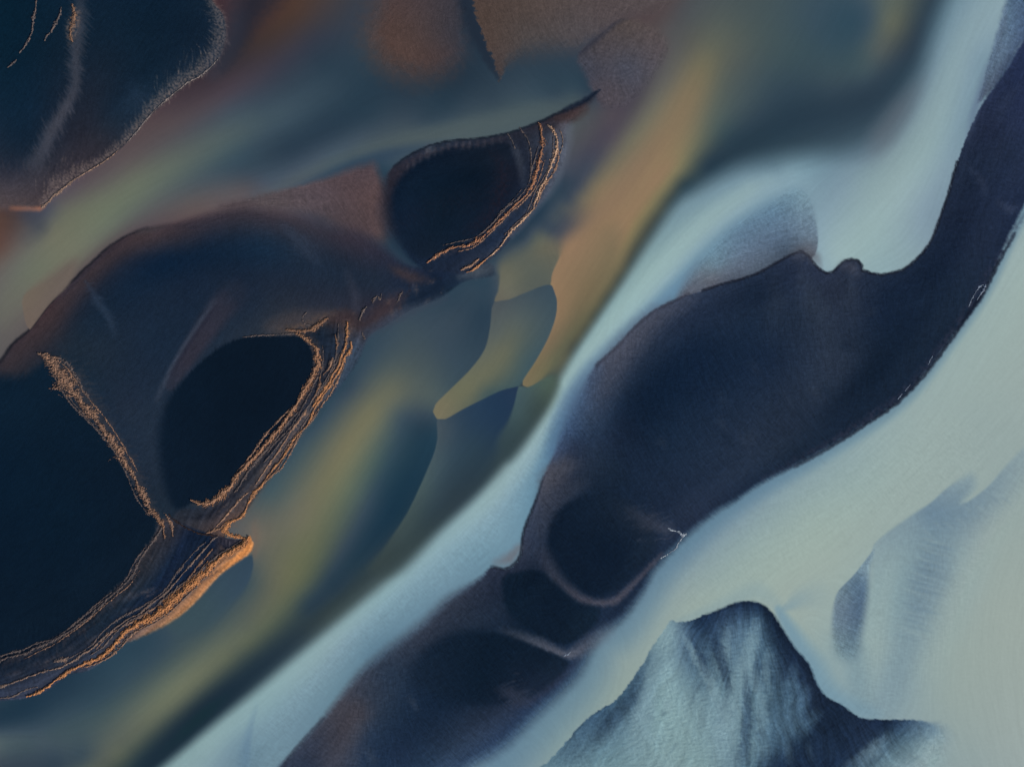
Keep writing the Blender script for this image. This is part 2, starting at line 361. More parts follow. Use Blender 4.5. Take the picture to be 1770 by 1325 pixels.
    # ---------------------------------------------------------------- middle dark plain
    poly([(-60,675,5),(0,625,3),(20,596,2),(51,569,2),(85,525,2),(129,481,2),(173,440,2),(192,424,2),(221,406,3),(255,393,6),(306,384,14),(370,366,24),(430,358,28),(500,372,34),(560,390,40),(620,400,40),(660,425,30),(700,455,20),
          (735,462,8),(780,455,6),(830,452,6),(852,458,8),(856,474,8),(835,480,6),(800,487,6),(760,515,6),(709,535,6),(671,559,6),(641,576,6),(628,595,6),(600,640,10),(540,720,10),(440,860,10),(400,900,8),(300,950,10),(200,1020,10),(0,1140,10),(-60,1160,10)],
         [[(-40,660,46,46,54),(40,600,50,46,54),(90,545,58,48,54),(130,500,48,46,56),(200,440,46,44,54),(260,412,60,54,62),(330,400,46,46,58),(420,385,46,48,60),(520,400,48,50,62),(600,420,50,48,60),(660,450,40,44,60)],
          [(-40,700,16,32,48),(60,640,26,38,52),(110,590,34,42,54),(160,530,26,38,54),(250,450,24,37,56),(350,425,22,36,55),(450,410,30,44,62),(530,430,36,46,62),(600,460,32,42,58),(660,490,32,42,58)],
          [(160,600,30,42,56),(230,530,24,38,56),(320,480,21,35,54),(420,470,24,37,55),(520,490,32,42,58),(580,520,38,44,58)],
          [(220,700,32,43,59),(280,600,26,40,58),(340,520,25,38,56),(440,530,30,41,57)],[(250,800,32,44,60),(250,720,33,45,61)],
          [(650,540,44,44,56),(700,500,30,40,58),(760,480,26,38,58),(830,468,40,52,68)],[(680,545,48,54,68),(720,522,26,38,54),(790,494,26,40,58)],[(260,870,28,40,54)],[(480,560,44,50,60)]],
         name='dark_sand_plain', parts=[('shallow_margin',-3),('crown',12)], tex=.45, h=(.6,70))
    # shade of the eroded bank, painted as a dark line along the upper stream
    band([(-40,658,3),(0,625,3),(20,596,2.6),(51,569,2.4),(85,525,2.2),(129,481,2.2),(173,440,2.2),(192,424,2),(221,406,2,.7),(255,393,3,.3)], (26,28,36), soft=.8, op=.85, wob=(1.5,14), name='dark_sand_plain:cut_bank')
    band([(-20,668,24),(30,612,22),(75,560,16),(110,520,12),(180,450,10),(240,412,12),(320,398,16,.5)], (66,54,56), soft=1, op=.5, lr=(.4,1.6), wob=(3,20))
    # washes on the plain
    band([(149,487,3,.6),(170,521,7,.9),(190,552,6,.8),(200,576,4,.3)], (52,66,86), soft=1, op=.55, wob=(3,8), comb=(.5,5,.8))
    band([(486,386,6,.3),(500,400,9,.8),(525,425,10,.8),(545,450,10,.4)], (52,62,80), soft=1, op=.6, wob=(3,9), comb=(.4,6,.6))
    band([(405,510,24,.3),(385,530,22,.8),(350,580,18,1),(320,625,15,1),(295,665,10,.6)], (50,48,60), soft=.55, op=.85, wob=(2,14), name='dark_sand_plain:silt_wash', thr=.6)
    band([(372,520,5,.4),(350,552,4,1),(318,600,4,1),(290,650,4,1),(272,690,5,.5)], (64,72,88), soft=1, op=.6)
    band([(378,524,4,.3),(354,556,3,1),(322,604,3,1),(296,648,3,.8)], (36,38,52), soft=1, op=.7)
    band([(470,566,12,.7),(510,552,14,.9),(560,545,10,.9),(590,540,6,.5)], (78,68,68), soft=1, op=.55, wob=(5,9))
    rg_rng = np.random.RandomState(8)
    for k in range(34):
        t = rg_rng.rand(); x = 590 + 175 * t + rg_rng.uniform(-22, 22); y = 585 - 110 * t + rg_rng.uniform(-24, 20)
        an = rg_rng.uniform(.5, 1.7); l = rg_rng.uniform(6, 18)
        band([(x - l * math.cos(an), y + l * math.sin(an), 1, 0), (x, y, rg_rng.uniform(1.5, 4), 1), (x + l * math.cos(an), y - l * math.sin(an), 1, 0)], ((120,98,88), (66,68,80), (46,36,42), (88,76,76))[k % 4], soft=1, op=rg_rng.uniform(.3, .7), wob=(3,5), brk=(5,.3))
    band([(600,470,6,.3),(612,505,8,.8),(618,535,7,.6)], (58,60,74), soft=1, op=.55, wob=(4,8))
    band([(676,462,6,.4),(690,470,8,1),(715,480,9,1),(745,484,5,.3)], (66,54,56), soft=1, op=.7, wob=(4,9))
    band([(740,470,5,.4),(760,490,8,.9),(730,512,8,.9),(700,520,6,.4)], (20,32,50), soft=1, op=.8, wob=(4,10))
    band([(640,560,10,.8),(665,535,14,1),(690,515,10,.7)], (58,46,50), soft=1, op=.7, wob=(6,7))
    band([(625,590,6,.7),(640,572,8,1),(672,555,9,1),(720,532,8,.8),(770,514,7,.5)], (58,66,82), soft=1, op=.65, wob=(4,9))
    band([(795,478,6,.5),(825,468,11,1),(848,464,8,.6)], (74,82,92), soft=.9, op=.75, wob=(3,9))

    # ---------------------------------------------------------------- levees of sand along the water
    poly([(580,552,14),(606,552,12),(628,578,10),(631,592,9),(617,626,7),(587,668,6),(550,709,5),(510,763,4),(469,820,3),(441,858,3),(424,887,3),(404,900,3),(392,914,3),(388,930,6),(350,920,8),(300,905,8),(310,880,8),(360,872,6),(414,817,6),(489,732,6),(530,667,6),(545,630,6),(530,590,8),(520,580,8),(560,560,8)],
         [[(602,556,58,50,54),(606,600,46,58,76),(583,652,46,58,74),(534,714,52,58,70),(474,806,54,56,66),(432,862,50,50,58),(395,900,76,62,60)],[(555,575,26,36,50),(562,610,32,40,54),(555,645,44,46,56),(500,730,52,52,60),(440,810,48,50,58),(380,880,44,46,56),(330,895,40,44,54)]],
         name='levee_sandbar', parts=[('wet_margin',-3),('crown',7)], tex=.9, h=(.8,30), wob=(2,7))
    poly([(432,925,3),(438,936,2),(433,954,4),(403,976,7),(376,998,8),(342,1036,9),(308,1068,9),(272,1087,8),(238,1103,7),(204,1117,5),(177,1142,4),(149,1159,4),(115,1166,4),(81,1193,3),(44,1206,3),(0,1211,3),(-60,1220,3),(-60,1130,6),(0,1130,6),(54,1115,6),(112,1085,6),(146,1062,6),(190,1018,6),(224,988,6),(244,950,6),(268,920,6),(285,893,6),(340,915,6),(385,928,3),(412,934,3)],
         [[(430,940,196,128,76),(403,962,176,120,76),(362,1000,152,108,78),(304,1056,134,100,78),(240,1090,96,80,76),(170,1140,56,62,78),(90,1185,52,58,76),(0,1206,44,52,70)],
          [(375,950,44,46,58),(330,1000,40,46,60),(270,1050,38,44,58),(200,1090,34,42,56),(120,1135,34,42,56),(0,1170,30,40,56)],
          [(300,930,42,46,58),(280,970,36,44,58),(240,1020,32,42,56),(170,1075,28,40,54),(60,1135,26,38,54)]],
         name='levee_b', parts=[('wet_margin',-3),('crown',8)], tex=1.0, h=(.8,30), wob=(2,8))
    band([(100,625,12,.5),(125,655,15,.9),(155,700,15,.8),(190,750,13,.7),(225,805,11,.7),(250,860,9,.7),(270,890,7,.6)], (72,64,66), soft=1, op=.6, wob=(5,8), comb=(.6,5,.7))
    band([(270,925,8),(245,960,9),(215,1010,9),(170,1052,9),(110,1096,9),(40,1130,9),(-30,1148,9)], (66,60,64), soft=1, op=.55, wob=(4,8), comb=(.7,5,.4))
    poly([(379,927,3),(396,930,2),(412,932,2),(424,932,3),(414,942,3),(400,950,4),(388,948,4),(380,938,4)], (36,38,52), op=.9, wob=(2,6))
    for x, y in ((392,932),(398,935),(406,934),(411,936),(386,930)):
        band([(x, y, 1.2, 1), (x - 2, y + 10, 1.2, .3)], (104,98,104), soft=1, op=.7)
    # black pan inside the western bar
    poly([(-60,640,34),(0,648,34),(45,650,30),(80,628,14),(100,660,6),(134,701,5),(161,729,5),(188,763,5),(208,800,5),(232,841,5),(260,882,5),(271,896,6),(266,926,6),(242,957,6),(222,994,6),(188,1024,6),(144,1069,6),(110,1092,6),(52,1121,6),(25,1130,6),(-60,1140,6)],
         [[(0,680,15,33,50),(100,760,13,29,45),(200,860,13,27,42)],[(0,800,12,29,46),(100,900,12,28,44),(180,980,13,27,42)],[(0,960,12,27,43),(60,1060,13,27,42)]],
         comb=(4,6,.5), name='black_sandbar', parts=[('wet_margin',-4),('crown',12)], tex=.25, h=(.5,60))
    band([(505,574,8),(535,590,9),(549,622,9),(535,664,9),(508,704,8),(470,756,8),(430,800,8),(392,846,9),(358,868,9),(330,864,6,.4)], (104,82,70), soft=1, op=.55, wob=(3,6), brk=(6,.2))
    band([(600,560,8),(594,608,9),(574,652,9),(545,702,8),(505,760,8),(462,818,8),(430,866,8),(402,900,9)], (112,86,72), soft=1, op=.5, wob=(3,6), brk=(6,.2))
    band([(480,572,6,.3),(508,568,7,.9),(535,564,9,1),(556,554,9,.9),(575,546,8,.5)], (118,90,72), soft=1, op=.55, wob=(3,6), brk=(6,.3))
    band([(575,552,9,.8),(600,545,10,1),(622,560,9,.8)], (58,46,48), soft=1, op=.7, wob=(5,6))
    st_rng = np.random.RandomState(21)
    spine = np.array([(420,950),(370,985),(320,1020),(270,1050),(215,1075),(160,1105),(100,1140),(40,1165),(-20,1180)], float)
    for k in range(54):
        t = st_rng.uniform(0, 7.4); q = int(t); p = spine[q] + (spine[q + 1] - spine[q]) * (t - q); dv = spine[min(q + 1, 8)] - spine[q]; dv = dv / np.hypot(*dv)
        nv = np.array([-dv[1], dv[0]]); wdt = 10 + 44 * math.sin(min(t / 5.5, 1) * math.pi) ** .7
        p = p + nv * st_rng.uniform(-.35, 1.0) * wdt * (1 if nv[1] < 0 else -1); l = st_rng.uniform(14, 46)
        band([(p[0] - dv[0] * l, p[1] - dv[1] * l, .8, 0), (p[0], p[1], st_rng.uniform(1.4, 4), 1), (p[0] + dv[0] * l, p[1] + dv[1] * l, .8, 0)],
             ((96,86,88), (70,70,80), (24,32,47), (30,36,50))[k % 4], soft=1, op=st_rng.uniform(.3, .65), wob=(3,6), brk=(6,.4))
    spine = np.array([(585,580),(575,630),(545,685),(505,740),(465,795),(430,840),(400,880),(370,905)], float)
    for k in range(46):
        t = st_rng.uniform(0, 6.4); q = int(t); p = spine[q] + (spine[q + 1] - spine[q]) * (t - q); dv = spine[q + 1] - spine[q]; dv = dv / np.hypot(*dv)
        p = p + np.array([-dv[1], dv[0]]) * st_rng.uniform(-1, 1) * 14; l = st_rng.uniform(10, 34)
        band([(p[0] - dv[0] * l, p[1] - dv[1] * l, .8, 0), (p[0], p[1], st_rng.uniform(1.2, 3), 1), (p[0] + dv[0] * l, p[1] + dv[1] * l, .8, 0)],
             ((120,98,86), (84,80,84), (26,34,49), (30,38,54))[k % 4], soft=1, op=st_rng.uniform(.3, .7), wob=(2,6), brk=(6,.4))
    # black teardrop pan
    poly([(292,690,16),(310,666,12),(340,633,6),(384,598,8),(424,583,5),(475,581,3),(519,582,3),(534,597,3),(542,618,3),(540,644,3),(529,667,3),(508,701,3),(488,732,3),(451,776,3),(413,817,3),(383,854,4),(359,870,4),(329,870,6),(306,880,14),(288,850,24),(277,797,26),(276,740,28)],
         [[(330,680,13,26,41),(420,640,12,24,38),(500,610,13,25,39)],[(330,800,14,27,42),(400,740,12,24,38),(470,690,12,24,38)],[(340,850,14,27,42)]],
         comb=(2.4,5,.6), name='teardrop_sandbar', parts=[('wet_margin',-3),('crown',10)], tex=.25, h=(.6,60))

    # ---------------------------------------------------------------- oval bar
    poly([(1032,158,5),(1014,171,4),(991,184,3),(957,200,2.4),(930,213,2),(879,231,2),(828,240,2),(780,244,2),(739,254,2.4),(702,273,3),(675,293,5),(663,322,26),(658,360,40),(668,395,40),(690,425,30),(712,452,14),(735,466,6),(770,468,6),(800,474,5),(830,458,4),(860,438,4),(886,408,4),(920,368,4),(948,334,5),(969,290,6),(980,255,8),(978,232,8),(985,213,16),(1008,190,18),(1028,170,16)],
         [[(1030,160,40,44,56),(990,190,56,48,54),(955,210,52,48,56),(900,228,40,42,54),(830,246,36,42,56),(760,256,38,48,64),(710,278,40,44,58),(672,320,44,42,52),(662,370,38,40,52),(690,420,24,36,54)],
          [(970,250,70,76,90),(955,310,56,64,80),(915,365,40,50,68),(870,420,32,44,64),(830,455,40,48,64)],[(930,230,52,56,68),(940,270,40,46,60),(925,320,34,42,58),(885,370,26,36,54),(830,420,24,34,52),(770,455,26,36,54)]],
         name='oval_sandbar', parts=[('wet_margin',-2),('crown',8)], tex=.8, h=(.8,40), wob=(1.6,8))
    poly([(700,300,16),(740,268,10),(780,256,9),(830,250,9),(872,246,10),(888,262,10),(900,290,9),(898,325,9),(884,358,9),(860,388,10),(810,418,10),(760,436,9),(736,446,9),(712,438,14),(690,410,18),(678,370,20),(680,330,18)],
         [[(760,270,18,30,46),(850,265,22,32,46),(890,300,24,30,44),(870,360,20,30,46),(800,415,18,30,46),(740,435,20,31,46)],[(780,310,13,26,41),(820,310,12,24,38),(760,360,14,28,43),(710,380,18,32,50)]],
         name='oval_sandbar:black_pan', wob=(4,9), tex=.4)
    band([(810,400,10,.4),(850,370,12,.9),(866,330,12,1),(868,290,10,.8),(850,262,8,.4)], (38,30,40), soft=1, op=.55, wob=(6,6), brk=(5,.2))
    band([(690,390,12,.3),(740,360,20,.5),(800,350,22,.5),(850,330,14,.4)], (32,30,42), soft=1, op=.45, wob=(6,6), brk=(5,.2))
    for x, y, l, o in ((705,286,12,.5),(716,279,14,.7),(728,270,14,.6),(738,262,16,1),(742,262,18,.9),(752,260,14,.7),(764,258,12,.5),(776,252,10,.6),(789,250,8,.7),(801,250,10,.8),(812,249,12,.7),(826,247,10,.5),(838,246,12,.6),(851,243,10,.5),(866,240,9,.5)):
        band([(x, y - 3, 2.5, o), (x - 1, y + l * .5, 2.5, o * .8), (x - 2, y + l, 2, 0)], (86,80,86), soft=1, op=.6, wob=(1.5,4))
    band([(737,262,4,.4),(742,258,8,1),(750,262,5,.4)], (72,80,92), soft=1, op=.7, wob=(2,5))
    band([(686,300,7,.7),(715,278,6,.8),(760,258,5,.6),(820,252,5,.7),(870,240,5,.5)], (62,54,62), soft=1, op=.6, wob=(3,5), brk=(5,.1))
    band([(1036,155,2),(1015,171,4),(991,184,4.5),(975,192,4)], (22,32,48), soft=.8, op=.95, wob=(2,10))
    band([(975,192,3),(957,199,2.6),(930,212,2.2),(879,230,2),(828,239,2),(780,243,1.8),(739,253,1.8),(702,272,2),(680,288,2,.5)], (22,28,40), soft=.7, op=.9, wob=(1.6,9), name='oval_sandbar:cut_bank', thr=.2)  # bank shade painted as a thin dark line on the northern edge
    band([(880,236,3,.5),(890,256,6,1),(900,285,7,1),(905,320,6,.6)], (66,72,84), soft=.9, op=.5, wob=(3,8))
    band([(905,226,4,.6),(918,252,7,.9),(920,290,7,.9),(918,320,5,.5)], (62,64,74), soft=.9, op=.55, wob=(3,7), brk=(7,.2))
    band([(965,205,6,.7),(990,200,10,.9),(1010,190,8,.8)], (66,52,52), soft=1, op=.7, wob=(5,6))
    band([(980,222,10,.9),(982,245,8,.8),(970,290,7,.9),(950,330,7,.8),(915,372,6,.7),(885,408,5,.5)], (92,98,112), soft=1, op=.62, wob=(2,9))
    band([(900,330,7,.3),(880,365,8,.6),(850,400,7,.6),(810,420,6,.3)], (46,60,80), soft=1, op=.5)

    band([(936,225,5),(937,255,7),(931,290,7),(915,330,7),(890,358,6),(857,390,5),(810,424,5),(760,440,5)], (70,66,74), soft=1, op=.45, wob=(3,6), brk=(6,.2))
    band([(958,235,5),(958,270,6),(945,305,6),(930,338,6),(905,380,6),(875,412,5),(845,444,5)], (76,74,82), soft=1, op=.5, wob=(3,6), brk=(6,.2))
    # ---------------------------------------------------------------- north-western bar
    poly([(-60,-60),(340,-60),(366,0,4),(386,27,4),(390,61,4),(380,98,4),(360,122,4),(326,143,4),(289,173,4),(255,204,3),(231,234,3),(204,261,2),(170,285,2),(129,309,2),(98,333,2),(74,358,2),(50,358,6),(20,358,16),(0,362,20),(-60,365,20)],
         [[(150,-40,16,34,52),(180,60,18,34,50),(170,150,26,36,50),(140,220,34,38,50),(110,280,42,42,52),(90,330,50,46,54)],[(260,-40,14,32,50),(270,60,16,32,48),(250,130,18,34,50),(200,190,24,38,54),(180,250,38,40,50)],
          [(360,-40,18,34,50),(360,60,18,32,48),(310,130,20,34,50)],[(20,-20,10,32,48),(30,100,12,32,48),(60,180,18,36,54),(50,250,22,36,52),(20,310,44,46,58)],[(0,350,78,68,70),(50,345,70,62,66)]],
         name='north_west_sandbar', parts=[('wet_margin',-3),('crown',10)], tex=.5, h=(.8,60))
    band([(350,-50,5,.9),(366,0,6,.9),(384,27,8,1),(387,61,9,1),(376,95,9,1),(355,118,9,1),(322,140,9,1),(286,170,8,1),(252,202,6,1),(229,231,5,1),(203,258,4,.9),(170,281,4,.9),(132,304,9,1),(102,326,10,1),(78,350,6,1)], (128,112,106), soft=1, op=.7, comb=(.6,4.6,.9), lr=(.6,1.7), brk=(3.5,.25), name='north_west_sandbar:pale_fringe', thr=.3)
    band([(400,-20,20,.3),(404,40,20,.7),(396,80,18,.7),(370,125,14,.6)], (52,60,76), soft=1, op=.5)
    band([(140,-20,10,.4),(138,40,12,.8),(132,100,10,.9),(131,150,9,.8),(115,185,10,1),(95,220,12,1),(78,255,12,.9),(62,285,14,.6)], (76,76,86), soft=1, op=.7, comb=(.5,5,.8))
    band([(136,20,5,.5),(128,40,9,1),(124,62,8,.8),(122,78,4,.3)], (150,118,100), soft=1, op=.75, wob=(3,5), brk=(5,0))
    band([(0,330,26,.8),(40,320,26,.8),(70,310,18,.5)], (66,62,70), soft=1, op=.5, comb=(.6,5,.2))
    band([(230,150,14,.3),(240,170,16,.8),(225,190,14,.3)], (36,52,72), soft=1, op=.5, comb=(.6,5,.5))
    band([(20,360,4,.4),(50,361,4,.9),(68,361,4,1),(76,357,3,.6)], (190,120,88), soft=1, op=.7, wob=(1,5))
    band([(52,372,14,.8),(66,392,16,.9),(50,410,14,.3)], (56,64,78), soft=1, op=.55)

    # ---------------------------------------------------------------- submerged sand lobes with sharp fronts
    poly([(436,958,3),(438,975,3),(430,1004,6),(408,1036,18),(360,1080,34),(310,1096,34),(290,1080,14),(310,1066,6),(344,1036,5),(378,997,5),(405,977,4)],
         [[(428,968,50,70,86),(415,1010,52,72,88),(360,1050,56,76,86)]], name='submerged_sand_lobe', h=(.03,14))
    band([(438,905,6,.4),(440,930,6,.8),(439,960,4,.6)], (116,98,86), soft=1, op=.6, lr=(1.4,.7))
    poly([(756,724,2),(756,756,2.5),(750,783,3),(739,810,3),(726,840,3),(707,880,4),(690,908,5),(665,945,10),(640,985,30),(690,975,60),(760,900,60),(830,830,50),(875,740,20),(893,690,4),(897,668,2),(868,674,2),(834,690,2),(800,707,2),(772,722,2)],
         [[(765,740,64,78,88),(765,765,62,78,88),(755,800,64,82,90),(735,840,66,84,88),(705,895,62,78,80),(675,950,54,68,70)],[(800,730,44,64,82),(790,780,48,68,82),(760,840,52,70,80),(720,900,54,70,74)],
          [(885,685,34,54,78),(868,695,32,54,78),(840,730,36,58,80),(820,780,42,62,76),(780,850,44,60,70)]],
         name='submerged_sand_lobe.001', h=(.03,14))
    poly([(897,667,2),(889,698,4),(879,728,8),(862,762,24),(880,790,40),(930,730,30),(960,680,30),(960,650,20),(930,655,6),(910,669,2)],
         [[(905,680,66,86,90),(896,710,62,82,86),(880,750,52,70,76)],[(935,665,72,90,84),(925,700,58,74,74)]], name='submerged_sand_lobe.002', h=(.03,14))
    poly([(864,455,24),(864,477,7),(861,503,5),(854,522,2),(879,518,2),(912,504,2),(951,492,2),(956,476,3),(972,450,20),(960,425,50),(905,430,50)],
         [[(890,440,88,94,88),(885,470,98,100,88),(872,505,104,104,92),(862,518,100,98,88)],[(940,430,98,98,86),(930,470,88,94,87),(915,495,86,92,86)]], name='submerged_sand_lobe.003', h=(.03,14))
    poly([(854,522,3),(849,545,3),(847,566,2),(838,603,2),(814,637,2),(777,674,2),(753,698,2),(748,711,2),(755,724,2),(770,724,2),(800,707,2),(834,690,2),(868,674,2),(897,667,2),(904,660,2),(930,620,4),(965,560,4),(966,515,3),(951,492,2),(912,504,2),(879,518,2)],
         [[(860,530,76,84,88),(862,580,88,96,92),(845,620,100,104,90),(800,670,106,108,88),(762,712,116,111,90)],[(930,510,62,78,88),(938,560,68,84,90),(900,620,74,90,90),(880,655,74,90,88),(840,682,66,84,86)],[(885,550,82,92,92),(875,610,98,102,87),(840,655,100,104,87),(800,695,100,103,86)]],
         name='submerged_sand_lobe.004', h=(.03,14))
    poly([(985,410,40),(967,445,6),(955,472,2),(953,490,2),(962,515,2),(961,545,2),(948,583,2),(927,622,2),(904,657,2),(903,666,2),(912,669,2),(930,660,3),(950,643,16),(990,590,44),(1030,530,44),(1075,450,44),(1060,390,50)],
         [[(1000,430,140,116,92),(968,470,141,117,92),(975,510,136,114,89),(974,550,128,110,86),(955,590,120,106,84),(928,635,117,108,83),(910,662,118,108,84)],[(1040,450,124,110,86),(1020,510,114,103,80),(995,560,100,96,76),(960,615,98,98,78)]],
         name='submerged_sand_lobe.005', h=(.03,14))
    poly([(41,511,3),(41,542,2),(46,562,2),(51,570,2),(85,526,2),(120,490,8),(130,450,30),(80,480,26)],
         [[(60,510,108,98,88),(48,555,108,96,88),(90,515,104,94,88)]], name='submerged_sand_lobe.006', h=(.03,14))

    # ---------------------------------------------------------------- grey-blue shelf north of the great bar
    poly([(1396,338,34),(1405,362,22),(1411,390,9),(1414,415,3),(1409,440,3),(1390,455,4),(1350,455,4),(1310,475,4),(1250,495,4),(1210,510,4),(1170,520,12),(1190,480,30),(1221,440,34),(1265,394,36),(1316,360,36),(1374,326,30)],
         [[(1385,345,114,142,158),(1340,370,98,126,148),(1290,410,96,120,142),(1240,460,104,126,142)],[(1395,385,104,126,144),(1340,410,88,108,130),(1280,455,88,102,120),(1230,490,88,92,104)],[(1400,418,98,114,130),(1390,442,80,86,98),(1362,440,64,76,92),(1310,464,76,88,104),(1200,508,84,90,104)]],
         name='grey_sand_shelf', parts=[('shallow_margin',-3),('crown',10)], tex=.6, h=(.2,40))

    # ---------------------------------------------------------------- great dark bars of the east
    great = [(1860,-60),(1775,60,10),(1742,112,12),(1717,150,8),(1695,185,3),(1680,215,2.4),(1666,248,2),(1655,280,2),(1649,299,2),(1640,333,2),(1628,367,2),(1615,404,2),(1605,424,2),(1584,448,2),(1572,459,2),(1558,467,2),(1540,472,2),(1523,475,2),(1503,471,2),(1489,467,2),(1490,459,2),(1484,451,2),(1472,448,2),(1460,451,2),(1450,459,2),(1441,469,2),(1431,472,2),(1420,468,2),(1410,459,2),(1400,445,2),(1388,434,3),(1374,437,4),(1358,446,2),(1340,455,2),(1316,469,2),(1285,481,2),(1248,491,3),(1214,503,3),(1184,512,3),(1133,536,3),(1099,564,3),(1065,600,3),(1031,630,3),(1018,650,10),(1000,690,26),(976,735,20),(958,783,8),(940,822,5),(925,870,4),(910,905,2),(904,929,2),(901,960,2),(890,976,2),(872,984,2),(848,980,4),(828,1000,14),(773,1035,30),(726,1079,34),(658,1130,34),(617,1167,26),(557,1242,16),(509,1296,12),(470,1345,12),(440,1460),(740,1460),(800,1340,40),(855,1300,40),(882,1279,40),(930,1232,40),(997,1166,40),(1031,1104,36),(1076,1068,28),(1113,1018,24),(1133,982,24),(1186,926,22),(1238,884,20),(1272,864,17),(1316,834,14),(1374,804,12),(1442,766,10),(1510,723,9),(1560,686,8),(1611,628,8),(1645,582,8),(1686,531,8),(1703,497,7),(1727,446,7),(1742,410,7),(1760,376,8),(1775,345,8),(1880,160)]
    # blue shallow rim all along the south-eastern shore
    band([(1790,325,8),(1746,414,9),(1705,500,9),(1647,585,10),(1562,690,11),(1444,770,13),(1318,840,16),(1240,890,20),(1192,932,23),(1137,990,27),(1080,1076,30),(1033,1110,34),(1000,1172,40),(936,1240,44),(862,1320,44)], (86,122,146), soft=1, op=.62)
    poly(great,
         [[(1760,130,38,48,74),(1700,210,36,44,64),(1680,290,32,42,60),(1650,380,28,38,56),(1600,470,24,36,54),(1530,500,26,38,56),(1450,500,40,48,64),(1380,490,36,46,64),(1300,500,28,40,58),(1200,530,40,51,70),(1120,565,54,63,80),(1070,615,60,69,86),(1035,660,57,69,88),(1000,720,54,74,98),(975,770,50,60,80),(960,820,60,63,76),(925,900,50,59,76),(915,950,44,52,68)],
          [(1800,200,38,48,76),(1750,260,32,42,62),(1725,340,28,38,58),(1700,430,26,36,54),(1670,520,22,34,50),(1610,600,20,32,48),(1540,680,19,31,47),(1450,745,20,32,48),(1370,795,22,34,50),(1290,840,26,38,56),(1200,895,30,40,58),(1130,960,24,36,54),(1060,1040,22,34,52),(1010,1110,26,40,60),(950,1190,28,42,64),(870,1270,36,52,76),(790,1330,44,62,86)],
          [(1400,520,36,46,62),(1300,560,25,38,56),(1200,580,24,37,56),(1120,640,24,37,55),(1080,700,22,35,53),(1060,760,26,38,56),(1040,800,28,40,56),(1000,850,28,39,55)],
          [(1450,570,34,44,60),(1480,620,30,41,57),(1430,690,30,41,57),(1340,760,31,42,58),(1250,830,30,42,60)],
          [(1330,620,24,37,56),(1230,680,22,36,55),(1150,740,21,35,53),(1120,800,24,37,55)],[(1520,540,22,34,52),(1500,620,22,34,50),(1440,720,21,33,50)],
          [(860,1000,36,44,60),(800,1050,44,52,66),(740,1100,46,54,68),(670,1160,44,56,72),(600,1230,62,64,74),(540,1300,50,58,74),(500,1350,46,58,76)],
          [(850,1080,26,38,54),(780,1130,20,34,50),(720,1180,26,40,58),(680,1240,30,44,62),(620,1300,36,50,70)],
          [(960,1010,14,28,44),(900,1120,17,30,46),(840,1180,16,29,45),(760,1230,22,36,54),(690,1300,28,42,62)],[(900,1210,30,40,58),(820,1260,36,48,66),(740,1310,34,50,70)]],
         wob=(2.2,10), comb=(1.2,6,.4), name='great_sandbar', parts=[('wet_margin',-4),('crown',16)], tex=.75, h=(1.0,60))
    gb = np.isin(LAB, [k for k, n in enumerate(LABELS) if n.startswith('great_sandbar')])
    RGB[:] = np.where(gb[..., None], RGB * np.array([1.05, 1.055, 1.07], np.float32), RGB)
    # three smaller dark pans at the southern end of it
    poly([(945,925,18),(960,885,16),(1000,858,16),(1050,850,24),(1100,880,26),(1130,915,24),(1130,955,20),(1100,990,16),(1060,1022,14),(1020,1025,14),(985,1005,16),(955,970,18)],
         [[(1010,880,18,31,48),(980,930,16,29,46),(1010,1000,15,28,45)],[(1090,900,24,36,52),(1060,950,15,28,45),(1040,1010,16,29,46)]], wob=(3,14), name='round_sandbar', h=(.35,50))
    band([(940,960,12,.3),(960,1000,12,.7),(985,1022,10,.9),(1010,1036,7,1),(1040,1041,6,1),(1065,1036,6,1),(1085,1018,5,.9),(1105,998,4,.9),(1130,972,4,.8),(1145,956,3,.6)], (76,74,86), soft=1, op=.75, wob=(3,8), name='round_sandbar:sand_rim', thr=.45)
    poly([(868,1000,12),(890,990,8),(930,985,12),(965,1010,14),(1000,1040,12),(1035,1050,16),(1030,1075,14),(1005,1100,10),(975,1112,8),(940,1100,12),(905,1080,14),(875,1050,16)],
         [[(900,1000,18,32,48),(900,1050,15,29,45),(950,1095,15,28,44)],[(960,1040,14,27,43),(1000,1080,16,30,46)]], wob=(3,12), name='hollow_sandbar', h=(.3,40))
    band([(870,1090,8,.2),(900,1100,9,.6),(935,1112,9,.9),(955,1122,8,1),(980,1131,7,1),(1000,1124,10,.9),(1020,1110,12,.7),(1050,1090,12,.3)], (92,94,106), soft=1, op=.72, wob=(3,8), name='hollow_sandbar:sand_rim', thr=.45)
    poly([(740,1120,30),(800,1090,26),(870,1095,12),(930,1118,8),(965,1132,7),(985,1145,12),(960,1180,16),(920,1205,16),(860,1215,20),(800,1215,26),(750,1200,34),(710,1170,40)],
         [[(760,1130,20,34,51),(850,1115,14,28,44),(950,1140,17,30,46)],[(740,1190,22,36,54),(830,1180,14,28,44),(910,1190,22,34,52)]], wob=(3,14), name='southern_sandbar', parts=[('wet_margin',-2),('crown',14)], h=(.3,50))
    # pale washes and streaks on the great bar
    band([(940,860,10,.5),(950,830,16,1),(975,805,16,.9),(1000,800,8,.2)], (76,78,88), soft=1, op=.75, wob=(6,12), name='great_sandbar:silt_wash')
    band([(935,910,14,.6),(945,880,16,.8),(975,850,12,.7),(1010,835,10,.3)], (60,65,78), soft=1, op=.6, wob=(5,12))
    band([(858,972,7,.5),(880,965,9,1),(897,945,6,.8)], (104,104,112), soft=1, op=.75, wob=(2,8))
    band([(618,1230,20,.8),(598,1260,24,.9),(580,1310,30,.7)], (80,72,76), soft=1, op=.6, wob=(5,14))
